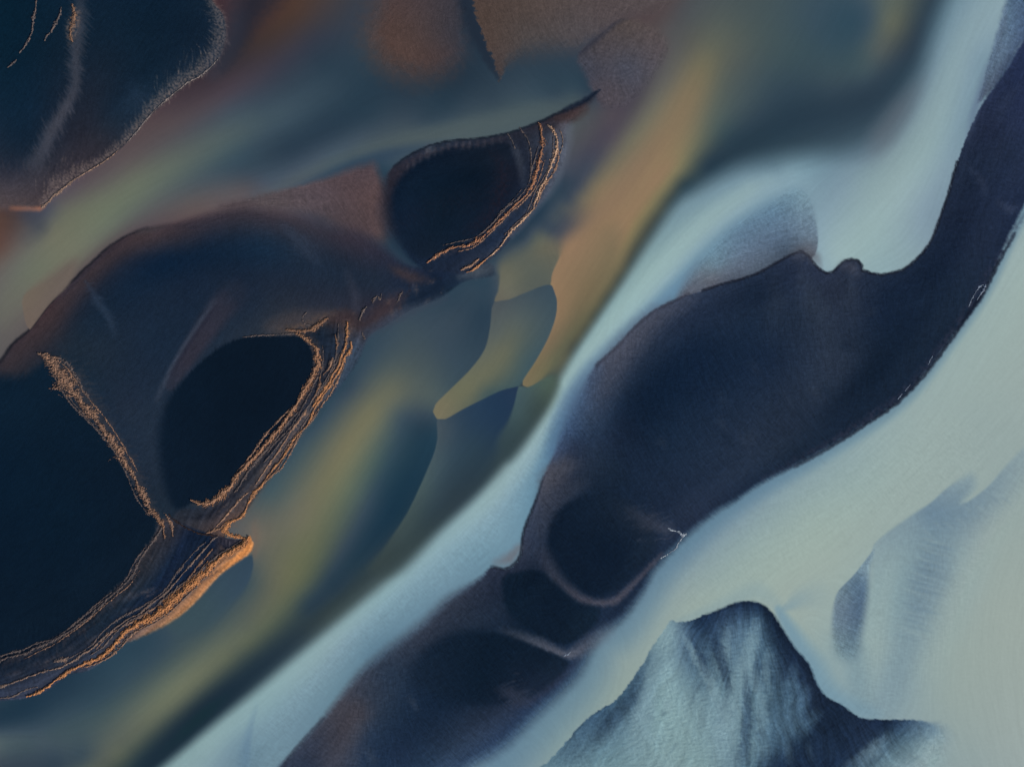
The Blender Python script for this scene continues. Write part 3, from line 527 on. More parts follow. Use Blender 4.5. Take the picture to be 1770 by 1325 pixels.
    band([(860,1190,8,.3),(880,1195,14,.9),(910,1210,12,.5)], (58,62,78), soft=1, op=.6, comb=(.7,5,.9))
    band([(1000,1140,5,.3),(960,1180,6,.6),(920,1210,5,.4)], (58,62,82), soft=1, op=.5)
    band([(1085,880,10,.3),(1120,900,14,.9),(1150,915,10,.9)], (62,66,80), soft=1, op=.6, comb=(.7,5,.9))
    sc_rng = np.random.RandomState(12)
    def on_bar(x, y):
        return all(LABELS[LAB[int((y + b - GY0) / STEP), int((x + a - GX0) / STEP)]] == 'great_sandbar:crown' for a, b in ((0, 0), (34, 50), (20, 0), (-14, -10), (0, 40)))
    for k in range(46):
        x = 1060 + 560 * sc_rng.rand(); y = 1010 - (x - 1060) * .72 + sc_rng.uniform(-240, 60)
        if not on_bar(x, y): continue
        l = sc_rng.uniform(14, 50); wd = sc_rng.uniform(3, 9)
        band([(x, y, wd * .5, 0), (x + l * .3, y + l * .55, wd, 1), (x + l * .7, y + l * 1.1, wd * .4, 0)], (50,60,76) if sc_rng.rand() < .6 else (17,29,45), soft=1, op=sc_rng.uniform(.12, .34), wob=(3,6), comb=(.7,5,.8))
    for k in range(26):
        x = 560 + 420 * sc_rng.rand(); y = 1290 - (x - 560) * .62 + sc_rng.uniform(-60, 40)
        if not on_bar(x, y): continue
        l = sc_rng.uniform(14, 44); wd = sc_rng.uniform(4, 10)
        band([(x, y, wd * .5, 0), (x + l * .3, y + l * .55, wd, 1), (x + l * .6, y + l * 1.1, wd * .4, 0)], (64,72,86) if sc_rng.rand() < .6 else (20,33,50), soft=1, op=sc_rng.uniform(.15, .4), wob=(3,6), comb=(.7,5,.8))
    # rim lines of the great bar, the dark ones painted as bank shade
    rim = [(1214,501),(1248,489.5),(1285,479.5),(1316,467.5),(1340,453.5),(1358,444.5),(1374,435.5),(1388,432.5),(1400,443.5),(1410,457.5),(1420,466.5),(1431,470.5),(1441,467.5),(1450,457.5),(1460,449.5),(1472,446.5),(1484,449.5),(1490,457.5),(1489,465.5),(1503,469.5),(1523,473.5),(1540,470.5),(1558,465.5),(1572,457.5),(1584,446.5),(1605,422.5),(1615,402.5),(1628,365.5),(1640,331.5),(1649,297.5),(1655,278)]
    band([(x, y + 1.5, 2.3) for x, y in rim], (24,28,40), soft=.8, op=.85, wob=(1.6,9), name='great_sandbar:cut_bank', thr=.2)
    band([(1190,508,2.4,.5),(1184,511,2.4),(1133,536,2.4),(1099,564,2.4),(1065,600,2.6),(1031,631,3)], (38,40,54), soft=.9, op=.8, wob=(1.5,9), name='great_sandbar:cut_bank.001', thr=.3)
    band([(940,822,2,.4),(925,868,2.4),(910,903,2.4),(903,929,2.4),(900,958,2.4),(889,974,2.4),(872,983,2.4),(850,979,3,.6)], (26,30,42), soft=.9, op=.85, wob=(1,9), name='great_sandbar:cut_bank.002', thr=.3)
    band([(560,1240,2.4),(509,1296,3),(485,1330,3)], (40,46,60), soft=1, op=.5, wob=(2,9))
    band([(1412,445,7,.9),(1418,460,4,.5)], (100,104,112), soft=1, op=.6)
    band([(1380,440,12,.8),(1395,435,14,1),(1405,452,6,.6)], (82,84,94), soft=1, op=.45, wob=(3,7))
    band([(1460,460,8,.7),(1472,462,10,.9),(1482,472,8,.4)], (74,76,88), soft=1, op=.6, wob=(3,7))
    # grey apron inside the western shore of the bar
    band([(1200,516,10,.3),(1140,545,16,.8),(1100,582,20,1),(1065,622,22,1),(1040,660,24,.8),(1010,710,26,.5)], (80,82,95), soft=1, op=.66, wob=(5,14), name='great_sandbar:grey_apron', thr=.36)
    band([(1028,640,14,.4),(1000,690,22,.9),(978,735,20,.9),(958,785,12,.6)], (66,92,126), soft=1, op=.55, wob=(4,12))
    # rays below the northern notch
    for p in ([(1385,470,10,.3),(1400,510,16,.8),(1420,560,18,.5),(1440,620,16,.1)], [(1460,466,8,.3),(1466,500,14,.7),(1475,560,14,.2)], [(1340,480,8,.2),(1340,520,14,.5),(1330,580,14,.1)]):
        band(p, (48,58,74), soft=1, op=.6, wob=(5,16), comb=(.4,6,.2))
    band([(1555,560,8,.1),(1520,620,12,.7),(1470,680,16,.9),(1410,740,14,.5),(1370,780,10,.2)], (18,30,46), soft=1, op=.5)
    # blue-grey flats at the north-eastern corner
    poly([(1800,-60,10),(1752,-20,12),(1738,5,12),(1727,44,12),(1710,102,10),(1698,150,7),(1690,178,5),(1705,165,8),(1722,145,8),(1745,112,8),(1775,66,6),(1880,20,6),(1900,-60,6)],
         [[(1770,-20,76,98,126),(1755,40,82,104,130),(1730,100,90,110,132),(1705,150,78,92,110)],[(1790,20,62,80,110),(1760,75,68,86,112),(1725,130,68,82,104)]], wob=(3,9), name='blue_sand_flat', tex=.9, h=(.15,20))
    band([(1705,118,6,.3),(1694,160,6,.8),(1682,200,7,.7),(1672,240,5,.3)], (84,100,128), soft=1, op=.6)
    for p in ([(1670,285,4,.3),(1695,315,6,.8),(1700,335,6,.3)], [(1725,350,5,.4),(1745,362,7,.9),(1760,358,5,.5)], [(1720,210,8,.3),(1735,180,10,.6),(1760,150,8,.3)]):
        band(p, (56,66,88), soft=1, op=.55, wob=(4,7))
    # wave-cut step along the south-eastern shore
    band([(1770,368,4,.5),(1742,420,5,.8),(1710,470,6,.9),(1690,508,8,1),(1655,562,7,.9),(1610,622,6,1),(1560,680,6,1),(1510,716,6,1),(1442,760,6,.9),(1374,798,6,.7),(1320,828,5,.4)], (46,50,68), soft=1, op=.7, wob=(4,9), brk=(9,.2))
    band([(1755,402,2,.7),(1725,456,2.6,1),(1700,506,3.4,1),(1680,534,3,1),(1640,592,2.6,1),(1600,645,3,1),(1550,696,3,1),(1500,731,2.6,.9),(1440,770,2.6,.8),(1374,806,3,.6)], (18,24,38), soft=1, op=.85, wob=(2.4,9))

    # ---------------------------------------------------------------- drowned dark banks in the south-east
    poly([(1167,1075,3),(1190,1073,2),(1211,1065,2),(1248,1052,2),(1272,1041,2),(1299,1039,2),(1319,1045,2),(1336,1062,2),(1353,1089,2),(1374,1120,2),(1397,1147,2),(1411,1181,2),(1428,1204,2),(1459,1221,2),(1486,1240,2),(1530,1243,3),(1571,1243,3),(1602,1247,9),(1622,1253,26),(1634,1275,60),(1610,1330,80),(1560,1400,80),(1500,1460),(900,1460),(915,1345,3),(933,1325,2),(957,1306,2),(1014,1242,2),(1065,1208,2),(1099,1164,3),(1133,1109,3),(1154,1078,3),(1160,1070,3)],
         [[(1160,1085,124,152,162),(1150,1150,126,155,164),(1130,1220,122,152,160),(1140,1300,124,152,158),(1150,1380,124,150,156)],
          [(1180,1090,88,114,134),(1185,1130,80,106,126),(1200,1170,92,120,136),(1210,1230,118,146,155),(1220,1320,122,150,156)],
          [(1200,1078,40,60,84),(1220,1095,48,70,94),(1235,1140,78,104,122),(1250,1190,96,124,138),(1260,1250,110,138,150),(1270,1330,104,132,146)],
          [(1240,1065,38,56,80),(1270,1090,76,102,124),(1280,1130,92,120,138),(1290,1200,88,116,132),(1300,1290,92,120,134),(1290,1350,84,112,128)],
          [(1290,1048,34,52,76),(1310,1080,66,92,114),(1320,1130,76,104,124),(1320,1200,78,106,124),(1330,1260,66,92,112)],
          [(1325,1060,26,42,62),(1345,1110,28,44,64),(1360,1160,40,58,80),(1370,1200,50,72,94),(1360,1250,52,74,96)],
          [(1355,1100,24,38,58),(1385,1150,26,40,60),(1400,1190,30,44,64),(1420,1230,26,40,60),(1400,1270,28,44,64),(1350,1300,40,60,82),(1320,1340,46,66,88)],
          [(1440,1220,24,38,58),(1470,1245,26,40,60),(1450,1280,22,36,56),(1400,1310,20,34,54),(1370,1350,22,36,56)],
          [(1500,1248,28,42,64),(1530,1255,30,46,68),(1500,1290,46,64,86),(1460,1330,40,58,80)],
          [(1560,1252,52,74,98),(1560,1275,76,102,120),(1530,1310,92,118,132),(1500,1350,98,124,136)],
          [(1600,1256,96,122,140),(1600,1290,124,148,156),(1570,1340,128,150,158)],
          [(1125,1140,96,124,140),(1105,1170,78,106,126),(1080,1210,70,98,118),(1040,1240,62,88,110),(1000,1290,80,108,126),(960,1330,100,130,144)],
          [(1110,1210,96,124,140),(1070,1260,88,116,132),(1040,1310,100,130,142),(1000,1350,112,140,150)]],
         wob=(3.5,10), name='drowned_sandbank', parts=[('shallow_margin',-3),('crown',14)], tex=1.5, h=(.25,40))
    PALE, MID, DARK = (128,156,166), (84,114,134), (30,46,68)
    for c, o, pts in ((PALE,.55,[(1312,1062,5),(1300,1110,9),(1280,1180,13),(1258,1250,15),(1245,1330,18)]), (PALE,.5,[(1176,1088,4),(1200,1130,7),(1232,1190,9),(1256,1260,8)]), (PALE,.45,[(1262,1075,4),(1252,1120,7),(1240,1170,8)]),
                      (PALE,.4,[(1290,1130,4),(1308,1180,7),(1318,1250,10),(1312,1320,12)]), (PALE,.4,[(1330,1110,3),(1322,1160,6),(1330,1215,8)]),
                      (DARK,.55,[(1226,1074,6),(1238,1110,9),(1252,1160,7),(1262,1200,4)]), (DARK,.45,[(1196,1096,4),(1212,1140,7),(1226,1180,5)]), (DARK,.5,[(1288,1150,3),(1291,1210,6),(1288,1290,7),(1284,1340,7)]), (DARK,.4,[(1312,1110,4),(1310,1150,6),(1300,1200,4)]),
                      (MID,.6,[(1395,1178,6),(1378,1215,15),(1350,1255,20),(1322,1300,18)]), (MID,.5,[(1422,1222,5),(1395,1248,10),(1362,1282,12)]), (MID,.5,[(1376,1140,4),(1368,1180,9),(1350,1220,10)]),
                      (DARK,.7,[(1470,1258,12),(1430,1290,22),(1390,1322,26),(1350,1360,26)]), (PALE,.45,[(1545,1262,5),(1505,1296,10),(1462,1335,12)]), (DARK,.4,[(1528,1256,5),(1492,1282,8),(1448,1316,9)]),
                      (DARK,.35,[(1112,1160,4),(1092,1205,8),(1052,1250,9),(1020,1290,7)]), (PALE,.5,[(1142,1110,4),(1128,1170,9),(1112,1240,14),(1100,1320,18)])):
        for j in (-1, 0, 1):
            band([(x + j * w_ * .9, y + 4 * j, w_ * (.7 if j == 0 else .45), 1 if 0 < q < len(pts) - 1 else 0) for q, (x, y, w_) in enumerate(pts)], c, soft=1, op=o * (1 if j == 0 else .6), wob=(4,12), comb=(.5,6,.9))
    dk_rng = np.random.RandomState(33)
    for k in range(70):
        u = dk_rng.uniform(-.95, .75); r0 = dk_rng.uniform(20, 230); a_ = math.radians(92 - 46 * u)
        x = 1290 + 60 * u + r0 * math.cos(a_); y = 1052 + 14 * abs(u) * 6 + r0 * math.sin(a_); l = dk_rng.uniform(16, 60); wd = dk_rng.uniform(2.5, 9)
        if not (0 < x < 1800 and 1040 < y < 1400) or LABELS[LAB[int((y - GY0) / STEP), int((x - GX0) / STEP)]] != 'drowned_sandbank:crown': continue
        band([(x, y, wd * .4, 0), (x + l * .4 * math.cos(a_ + .3), y + l * .4 * math.sin(a_ + .3), wd, 1), (x + l * math.cos(a_ + .15), y + l * math.sin(a_ + .15), wd * .4, 0)],
             ((40,58,80), (30,46,68), (122,150,160))[k % 3], soft=1, op=dk_rng.uniform(.05, .2), comb=(.5,5,.8))
    band([(1215,1064,2.5,.5),(1248,1053,2.5),(1272,1043,3),(1299,1041,3),(1319,1047,3),(1336,1064,3),(1353,1091,3),(1374,1122,3),(1397,1149,3),(1411,1183,3),(1428,1206,3),(1459,1223,3),(1486,1242,2.6),(1530,1245,2,.7),(1571,1245,2,.3)], (24,36,54), soft=1, op=.55, wob=(1.5,8), name='drowned_sandbank:cut_bank', thr=.12)  # edge shade painted as a dark line along the arch
    poly([(1511,948,4),(1500,962,2.4),(1486,980,2.4),(1472,997,2.4),(1450,1019,3),(1442,1040,8),(1438,1085,16),(1446,1130,36),(1476,1136,36),(1490,1085,24),(1499,1030,20),(1503,985,16)],
         [[(1490,985,116,140,154),(1480,1005,92,116,136),(1480,1050,82,104,126),(1478,1100,90,114,132)],[(1460,1020,106,128,142),(1452,1060,104,124,140),(1456,1110,108,132,144)]], name='small_drowned_sandbank', tex=.7, h=(.15,20))
    poly([(1572,1060,30),(1580,1000,30),(1605,950,30),(1640,940,34),(1645,985,34),(1622,1030,34),(1592,1075,34)],
         (108,132,147), op=.4, name='rippled_sandbank', tex=.8, h=(.05,30))
    band([(425,1330,10,.7),(428,1290,8,.8),(436,1250,5,.5),(445,1220,4,.2)], (96,126,150), soft=1, op=.7, lr=(1.2,.6))
    return

# ----------------------------------------------------------------------------
# Brushed ripple texture: noise dragged along the local grain of water and sand
# ----------------------------------------------------------------------------
GRAIN = [  # short strokes giving the grain direction of the sand (x, y)
 [(1060,560),(1075,585)], [(1040,650),(1065,680)], [(990,720),(1015,745)], [(1250,600),(1275,640)], [(1400,560),(1410,610)], [(1350,760),(1380,790)],
 [(1230,820),(1260,855)], [(1150,760),(1175,800)], [(1500,560),(1515,600)], [(1650,450),(1660,480)], [(1120,900),(1150,925)], [(960,870),(990,900)],
 [(900,1230),(930,1260)], [(830,1220),(860,1245)], [(760,1280),(790,1310)], [(700,1100),(725,1130)], [(650,1210),(655,1250)], [(820,1050),(845,1075)], [(1060,1110),(1070,1145)], [(1030,1050),(1060,1080)],
 [(1300,430),(1360,420)], [(1230,470),(1290,455)],
 [(1190,1100),(1225,1150)], [(1215,1150),(1245,1210)], [(1260,1080),(1275,1150)], [(1290,1170),(1295,1260)], [(1340,1110),(1350,1180)], [(1385,1160),(1345,1210)], [(1430,1230),(1380,1260)], [(1490,1260),(1440,1300)], [(1560,1265),(1500,1320)], [(1120,1160),(1150,1230)], [(1070,1220),(1110,1290)], [(1000,1270),(1040,1330)],
 [(1465,1010),(1490,1030)], [(1450,1070),(1485,1085)], [(1580,980),(1625,992)], [(1570,1030),(1615,1042)], [(1620,950),(1660,958)],
 [(660,350),(680,380)], [(600,340),(620,375)], [(540,350),(560,380)], [(930,400),(955,440)], [(990,300),(1010,330)], [(1040,200),(1060,225)], [(1080,130),(1100,155)], [(850,60),(865,90)], [(720,80),(735,110)],
 [(1740,60),(1715,110)], [(1760,20),(1735,60)],
 [(100,250),(80,290)], [(280,120),(265,150)], [(380,60),(370,90)], [(150,180),(145,220)], [(320,940),(300,1000)], [(250,1030),(220,1070)], [(130,1100),(90,1130)], [(390,960),(360,990)],
 [(560,650),(530,700)], [(490,770),(460,820)], [(590,580),(585,620)], [(940,260),(935,300)], [(900,370),(870,400)], [(300,560),(320,530)],
]


def ripple():
    D = dense(WATER + MILKY, 40.0)
    P = [(r[0], r[1], r[5], r[6], 1.0) for r in D if r[5] or r[6]]
    for g in GRAIN:
        dx = g[1][0] - g[0][0]; dy = g[1][1] - g[0][1]; l = math.hypot(dx, dy)
        P += [(g[0][0], g[0][1], dx / l, dy / l, 1.6), (g[1][0], g[1][1], dx / l, dy / l, 1.6)]
    gx = GX[::8, ::8]; gy = GY[::8, ::8]
    c = np.zeros(gx.shape); s = np.zeros(gx.shape)
    for x, y, tx, ty, wt in P:
        wgt = wt / ((gx - x) ** 2 + (gy - y) ** 2 + 300.0) ** 1.6
        c += wgt * (tx * tx - ty * ty); s += wgt * 2 * tx * ty
    th = 0.5 * np.arctan2(s, c)
    c2, s2 = up(np.cos(2 * th).astype(np.float32), 8), up(np.sin(2 * th).astype(np.float32), 8)
    th = 0.5 * np.arctan2(s2, c2)
    ux, uy = np.cos(th), np.sin(th)
    rng = np.random.RandomState(5)
    def lic(noise, n, st):
        acc = noise.copy(); tot = 1.0
        for sg in (1, -1):
            ii = np.broadcast_to(np.arange(NX, dtype=np.float32), noise.shape).copy()
            jj = np.broadcast_to(np.arange(NY, dtype=np.float32)[:, None], noise.shape).copy()
            px_, py_ = ux * sg, uy * sg
            for k in range(n):
                ii += px_ * st; jj += py_ * st
                a = np.clip(ii + .5, 0, NX - 1).astype(np.int32); b = np.clip(jj + .5, 0, NY - 1).astype(np.int32)
                nx_, ny_ = ux[b, a], uy[b, a]
                dt = np.sign(nx_ * px_ + ny_ * py_); dt[dt == 0] = 1
                px_, py_ = nx_ * dt, ny_ * dt
                w = 1 - (k + 1) / (n + 1); acc += noise[b, a] * w; tot += w * w / 1.0
        acc -= acc.mean()
        return acc / acc.std()
    fine = lic(rng.randn(NY, NX).astype(np.float32), 4, 1.0)
    n2 = perlin(GX / 5.0, GY / 5.0, 41) + 0.6 * perlin(GX / 9.0, GY / 9.0, 42)
    broad = lic(n2.astype(np.float32), 12, 2.0)
    ux, uy = -uy, ux
    n3 = perlin(GX / 3.6, GY / 3.6, 43) + 0.5 * perlin(GX / 7.0, GY / 7.0, 44)
    cross = lic(n3.astype(np.float32), 2, 1.0)
    n4 = perlin(GX / 13.0, GY / 13.0, 45) + 0.5 * perlin(GX / 24.0, GY / 24.0, 46)
    ux, uy = uy, -ux
    rays = lic(n4.astype(np.float32), 22, 2.5)
    return fine.astype(np.float32), broad.astype(np.float32), cross.astype(np.float32), rays.astype(np.float32)


# ----------------------------------------------------------------------------
# Crusted ridges of orange and tan sand: name of the bar they belong to, line (x, y, half width),
# height, tone, dull tone, comb on the (first, second) side, break-up
# ----------------------------------------------------------------------------
OR, OR2, TAN, TAN2, CREAM, GRY = (198,136,90), (152,112,88), (168,130,108), (112,95,90), (200,170,148), (92,92,100)
RIDGES = [
 # teardrop pan rim and the strands of its levee
 ('levee_sandbar', [(512,576,2),(520,580,3),(534,589,4),(546,602,5),(549,624,5.5),(544,641,5),(534,663,4.5),(522,682,4.5),(510,702,4),(489,732,4),(470,756,4),(452,776,4),(433,797,4),(414,817,4),(398,840,4.5),(384,853,5.5),(372,863,5.5),(358,870,5),(344,868,4),(330,864,2)], .5, TAN, OR2, (.9,.3), .45),
 ('levee_sandbar', [(600,556,1.5),(601,566,3.2),(599,590,3),(593,607,3),(587,629,3.2),(576,647,2.6),(565,667,3),(551,687,2.6),(540,702,1.5)], .5, OR, TAN2, (.2,.2), .3),
 ('levee_sandbar', [(607,590,1.4),(605,606,3.8),(597,618,2.6),(588,640,2.6),(577,657,2.6),(565,675,2),(546,702,2),(530,735,2.2),(509,757,2),(489,790,2.4),(465,820,2.4),(450,840,2.4),(438,854,2.6),(428,872,2.6),(421,886,2)], .45, OR, TAN2, (.2,.2), .3),
 ('levee_sandbar', [(580,578,1.6),(583,592,2.6),(582,604,1.4)], .4, OR2, TAN2, (.3,.3), .3),
 ('levee_sandbar', [(575,618,1.8),(571,630,3),(565,640,2),(559,648,1.6)], .4, TAN, TAN2, (.3,.3), .5),
 ('levee_sandbar', [(554,648,1.8),(552,662,2.6),(549,676,2),(540,690,1.4)], .4, OR2, TAN2, (.3,.3), .4),
 ('levee_sandbar', [(585,560,1),(584,590,1.5),(578,625,1.8),(566,652,1.6),(548,680,1.8),(528,708,1.6),(506,738,1.8),(480,770,1.6),(455,800,1)], .3, TAN2, GRY, (.3,.3), .7),
 ('levee_sandbar', [(530,708,1.4),(516,728,2.4),(500,750,2),(484,776,2.4),(470,795,2),(455,817,1.6),(440,840,1)], .35, TAN, TAN2, (.3,.3), .5),
 ('levee_sandbar', [(500,726,1),(486,746,2),(468,768,1.6),(448,790,2),(430,812,1.4),(416,836,1.6),(404,852,1)], .3, TAN2, GRY, (.4,.4), .7),
 ('levee_sandbar', [(520,752,1),(500,776,1.6),(478,812,2),(456,834,1.6),(440,848,1.6),(428,868,1)], .3, OR2, TAN2, (.3,.3), .5),
 ('levee_sandbar', [(430,850,1),(416,862,1.8),(400,880,2.4),(386,896,2),(374,910,1.4)], .35, TAN, TAN2, (.3,.3), .5),
 ('levee_sandbar', [(404,896,1.4),(394,903,2.4),(380,912,3),(366,918,3),(356,921,1.6)], .35, OR2, TAN2, (.3,.3), .4),
 ('levee_sandbar', [(424,884,1.2),(416,894,2.4),(404,900,3.4),(393,908,4.4),(387,918,4.6),(398,923,3.2),(412,927,2.6),(424,929,1.6)], .4, OR, OR2, (.2,.2), .1),
 # orange-brown sand ridges north of the teardrop pan
 ('dark_sand_plain', [(494,570,1.4),(508,571,3),(517,572,3.4),(530,571,3.4),(541,567,4.5),(552,562,5.5),(560,555,4.5),(567,549,2)], .4, OR2, TAN2, (.2,.6), .35),
 ('dark_sand_plain', [(420,583,.8),(440,580,1.4),(475,578.5,1.5),(500,577,1.4),(512,576,.8)], .25, TAN2, GRY, (.4,.4), .4),
 ('dark_sand_plain', [(530,540,.8),(523,549,1.6),(526,558,1.8),(538,563,1.2)], .25, TAN2, GRY, (.3,.3), .6),
 ('dark_sand_plain', [(622,554,1.4),(624,545,2.6),(628,537,2.6),(634,530,1.2)], .4, TAN2, GRY, (.3,.6), .3),
 ('dark_sand_plain', [(644,524,1),(646,517,1.6),(652,511,1)], .3, TAN2, GRY, (1,1), .6),
 ('dark_sand_plain', [(654,512,1),(657,518,1.6),(660,507,1)], .3, TAN2, GRY, (1,1), .6),
 ('dark_sand_plain', [(696,503,1),(692,511,2),(688,519,1.6),(684,524,1)], .3, TAN2, GRY, (1,1), .6),
 ('dark_sand_plain', [(626,572,1),(628,580,2),(631,586,1)], .3, TAN2, GRY, (1,1), .6),
 ('dark_sand_plain', [(739,453,1),(750,446,2.4),(757,441,1.4)], .3, TAN, TAN2, (.4,.4), .4),
 # combed fringe of the western bar
 ('sandbar_fringe', [(66,609,2.5),(80,618,5.5),(94,629,9.5),(104,644,12),(116,660,11.5),(128,680,10),(142,698,8.5),(158,715,6.5),(174,735,6.5),(188,753,6),(204,775,6),(216,795,7),(230,818,6.5),(242,843,6),(252,864,5.5),(264,883,5),(276,898,3)], .5, TAN, TAN2, (.4,1.1), .5),
 ('sandbar_fringe', [(100,616,1.5),(118,630,3),(132,650,3.5),(144,672,3),(156,690,2)], .3, TAN2, GRY, (.6,.6), .8),
 ('sandbar_fringe', [(264,882,1.5),(271,890,4),(280,904,5.5),(284,918,3.5),(286,930,1.2)], .45, OR2, TAN2, (.6,.6), .5),
 ('sandbar_fringe', [(284,886,1.2),(290,892,2.4),(296,906,2.2),(300,926,1.2)], .35, TAN, TAN2, (.5,.5), .5),
 ('sandbar_fringe', [(282,908,1),(274,921,2.6),(260,941,2.6),(244,963,2.4),(230,990,2.6),(212,1012,2.6),(188,1032,3),(168,1052,3),(148,1070,3.2),(128,1084,3.2),(110,1096,3),(88,1108,3),(64,1118,3),(40,1130,3),(18,1134,2.6),(0,1139,2.4),(-30,1146,2)], .35, TAN2, GRY, (.9,.3), .55),
 # orange beach of the southern levee
 ('levee_b', [(430,926,1.5),(424,936,4),(404,950,4.5),(388,958,4.6),(372,972,5),(356,988,6),(338,1004,7.5),(320,1020,8),(304,1032,7.5),(286,1050,7),(268,1062,6),(250,1072,5),(234,1080,4.5),(214,1094,4.5),(204,1106,4),(188,1124,3.4),(170,1137,3),(150,1145,3),(129,1154,3.4),(112,1164,2.6),(92,1178,2.4),(70,1194,2.4),(46,1203,1.4)], .6, OR, OR2, (.35,.35), .22),
 ('levee_b', [(376,926,1),(366,934,2),(353,950,2.4),(340,964,2),(326,980,2.4),(312,996,2),(299,1011,2),(284,1026,2),(258,1045,2),(240,1060,1.8),(221,1069,1.8),(204,1082,1.8),(188,1093,2),(163,1116,2.4),(142,1130,2.4),(126,1142,2.4),(105,1152,2.4),(82,1158,2),(61,1164,2),(40,1172,2),(14,1182,2.2),(-10,1190,2)], .35, (146,116,100), GRY, (.3,.3), .4),
 ('levee_b', [(370,946,1),(356,962,2),(344,976,2.6),(330,994,2),(318,1010,2.4),(302,1022,2),(290,1040,2),(272,1054,1)], .35, OR2, TAN2, (.4,.4), .5),
 ('levee_b', [(360,968,1),(348,984,2),(330,1006,1.8),(312,1024,2),(296,1042,1.6),(280,1058,1)], .3, TAN, TAN2, (.4,.4), .6),
 ('levee_b', [(120,1133,1.5),(112,1138,4),(102,1140,3),(94,1143,1.4)], .3, (150,120,104), GRY, (.4,.4), .3),
 ('levee_b', [(66,1186,1),(46,1191,1.6),(24,1202,1.8),(4,1206,1.6),(-20,1210,1)], .25, TAN2, GRY, (.3,.3), .5),
 ('levee_b', [(292,888,1.4),(302,898,1.8),(323,912,1.8),(340,920,1.8),(357,923,2.2),(377,926,1.4)], .15, (58,46,46), (40,38,44), (.1,.1), .2),
 # curved ridges of the oval bar
 ('oval_sandbar', [(931,212,1.2),(935,222,2.6),(937,240,3.6),(937,255,3.8),(933,275,4),(931,288,3.6),(926,302,3.4),(921,317,3.2),(911,334,3.4),(902,344,3),(888,357,2.6),(875,370,2.8),(857,388,2.4),(840,404,2.2),(824,417,2.6),(806,425,3),(790,427,2.4),(770,434,2.4),(756,441,2.6),(744,449,2.2),(738,455,1)], .45, (200,136,100), TAN2, (1.1,.9), .6),
 ('oval_sandbar', [(946,216,1),(954,223,2.2),(961,236,2.4),(962,250,2.6),(960,265,2.6),(954,282,2.6),(948,298,2.4),(942,312,2.8),(934,324,2.8),(930,338,3),(924,350,2.6),(921,361,2.2),(910,374,2.4),(898,386,2.4),(886,396,2.6),(876,410,2),(868,421,2),(858,433,2),(846,443,1.6),(836,452,1)], .45, CREAM, TAN, (.8,.7), .45),
 ('oval_sandbar', [(898,220,.8),(906,232,1.5),(914,246,1.7),(917,262,1.5),(918,280,1.6),(917,300,1)], .3, TAN2, GRY, (.6,.6), .7),
 ('oval_sandbar', [(877,231,.8),(884,242,1.5),(890,258,1.2)], .3, (110,98,94), GRY, (.4,.4), .5),
 ('oval_sandbar', [(968,226,.8),(972,236,1.4),(973,248,1.4),(968,266,1)], .3, (160,130,112), GRY, (.4,.4), .6),
 ('oval_sandbar', [(828,447,1),(818,455,2.2),(806,463,2.4),(796,467,1)], .4, TAN, TAN2, (.3,.3), .3),
 ('oval_sandbar', [(840,448,1),(828,458,1.8),(816,467,2),(806,471,1.2)], .4, OR, TAN, (.3,.3), .2),
 # inner strands of the north-western bar
 ('north_west_sandbar', [(64,-10,1),(63,14,1.6),(59,32,2.4),(58,51,2.4),(52,68,2.6),(44,82,2.4),(34,92,2.4)], .35, TAN2, GRY, (.8,.8), .7),
 ('north_west_sandbar', [(30,104,1.4),(22,112,2),(14,118,1)], .3, TAN2, GRY, (.8,.8), .7),
 ('north_west_sandbar', [(107,14,1),(104,28,2),(96,44,2.2),(88,56,2.2),(81,66,2),(78,72,1)], .35, TAN2, GRY, (.8,.8), .6),
 ('north_west_sandbar', [(126,8,1.4),(129,22,4),(128,38,5),(125,52,5),(123,64,4.4),(126,74,2)], .35, (150,114,92), TAN2, (.7,.7), .7),
 ('north_west_sandbar', [(204,260,.8),(186,275,1.3),(166,288,1.5),(146,300,1.6),(128,310,1.8),(112,323,1.8),(96,336,1.8),(82,350,2),(72,360,1.2)], .25, (168,140,124), TAN2, (1,.1), .3),
 ('north_west_sandbar', [(378,100,1),(366,114,1.4),(346,131,1.4),(320,146,1.5),(292,169,1.5),(262,196,1.4),(238,225,1.4),(220,246,1)], .2, (150,136,132), GRY, (1,.2), .5),
]

def thin_strands():
    """finer broken strands running beside the long ridges"""
    rng = np.random.RandomState(77); out = []
    for own, line, h, tone, dull, comb, brk in RIDGES:
        P = np.array(line, float); L = np.hypot(*np.diff(P[:, :2], axis=0).T).sum()
        if L < 110 or P[:, 2].max() < 2.4 or own == 'north_west_sandbar': continue
        C = catmull(P, False, 8.0); T = np.gradient(C[:, :2], axis=0); T /= np.hypot(*T.T)[:, None] + 1e-9
        for q in range(3 if L > 200 else 2):
            n = len(C); a = int(rng.uniform(0, .45) * n); b = int(rng.uniform(.6, 1) * n)
            off = rng.choice([-1, 1]) * (C[a:b, 2] * 1.1 + rng.uniform(2.5, 7)) + rng.uniform(-1.5, 1.5)
            off = off + 3.2 * np.sin(np.linspace(0, rng.uniform(4, 13), b - a) + rng.uniform(0, 6))
            if own == 'sandbar_fringe' or own == 'oval_sandbar': off = np.abs(off) * (1 if q else -1) * .8
            Q = np.stack([C[a:b, 0] - T[a:b, 1] * off, C[a:b, 1] + T[a:b, 0] * off, np.full(b - a, rng.uniform(1.1, 2.2))], 1)[::3]
            if len(Q) > 4:
                Q[0, 2] = Q[-1, 2] = .6
                out.append((own, [tuple(v) for v in Q], h * .6, TAN if q == 0 else TAN2, TAN2 if q == 0 else GRY, (.6, .6), .75))
    return out


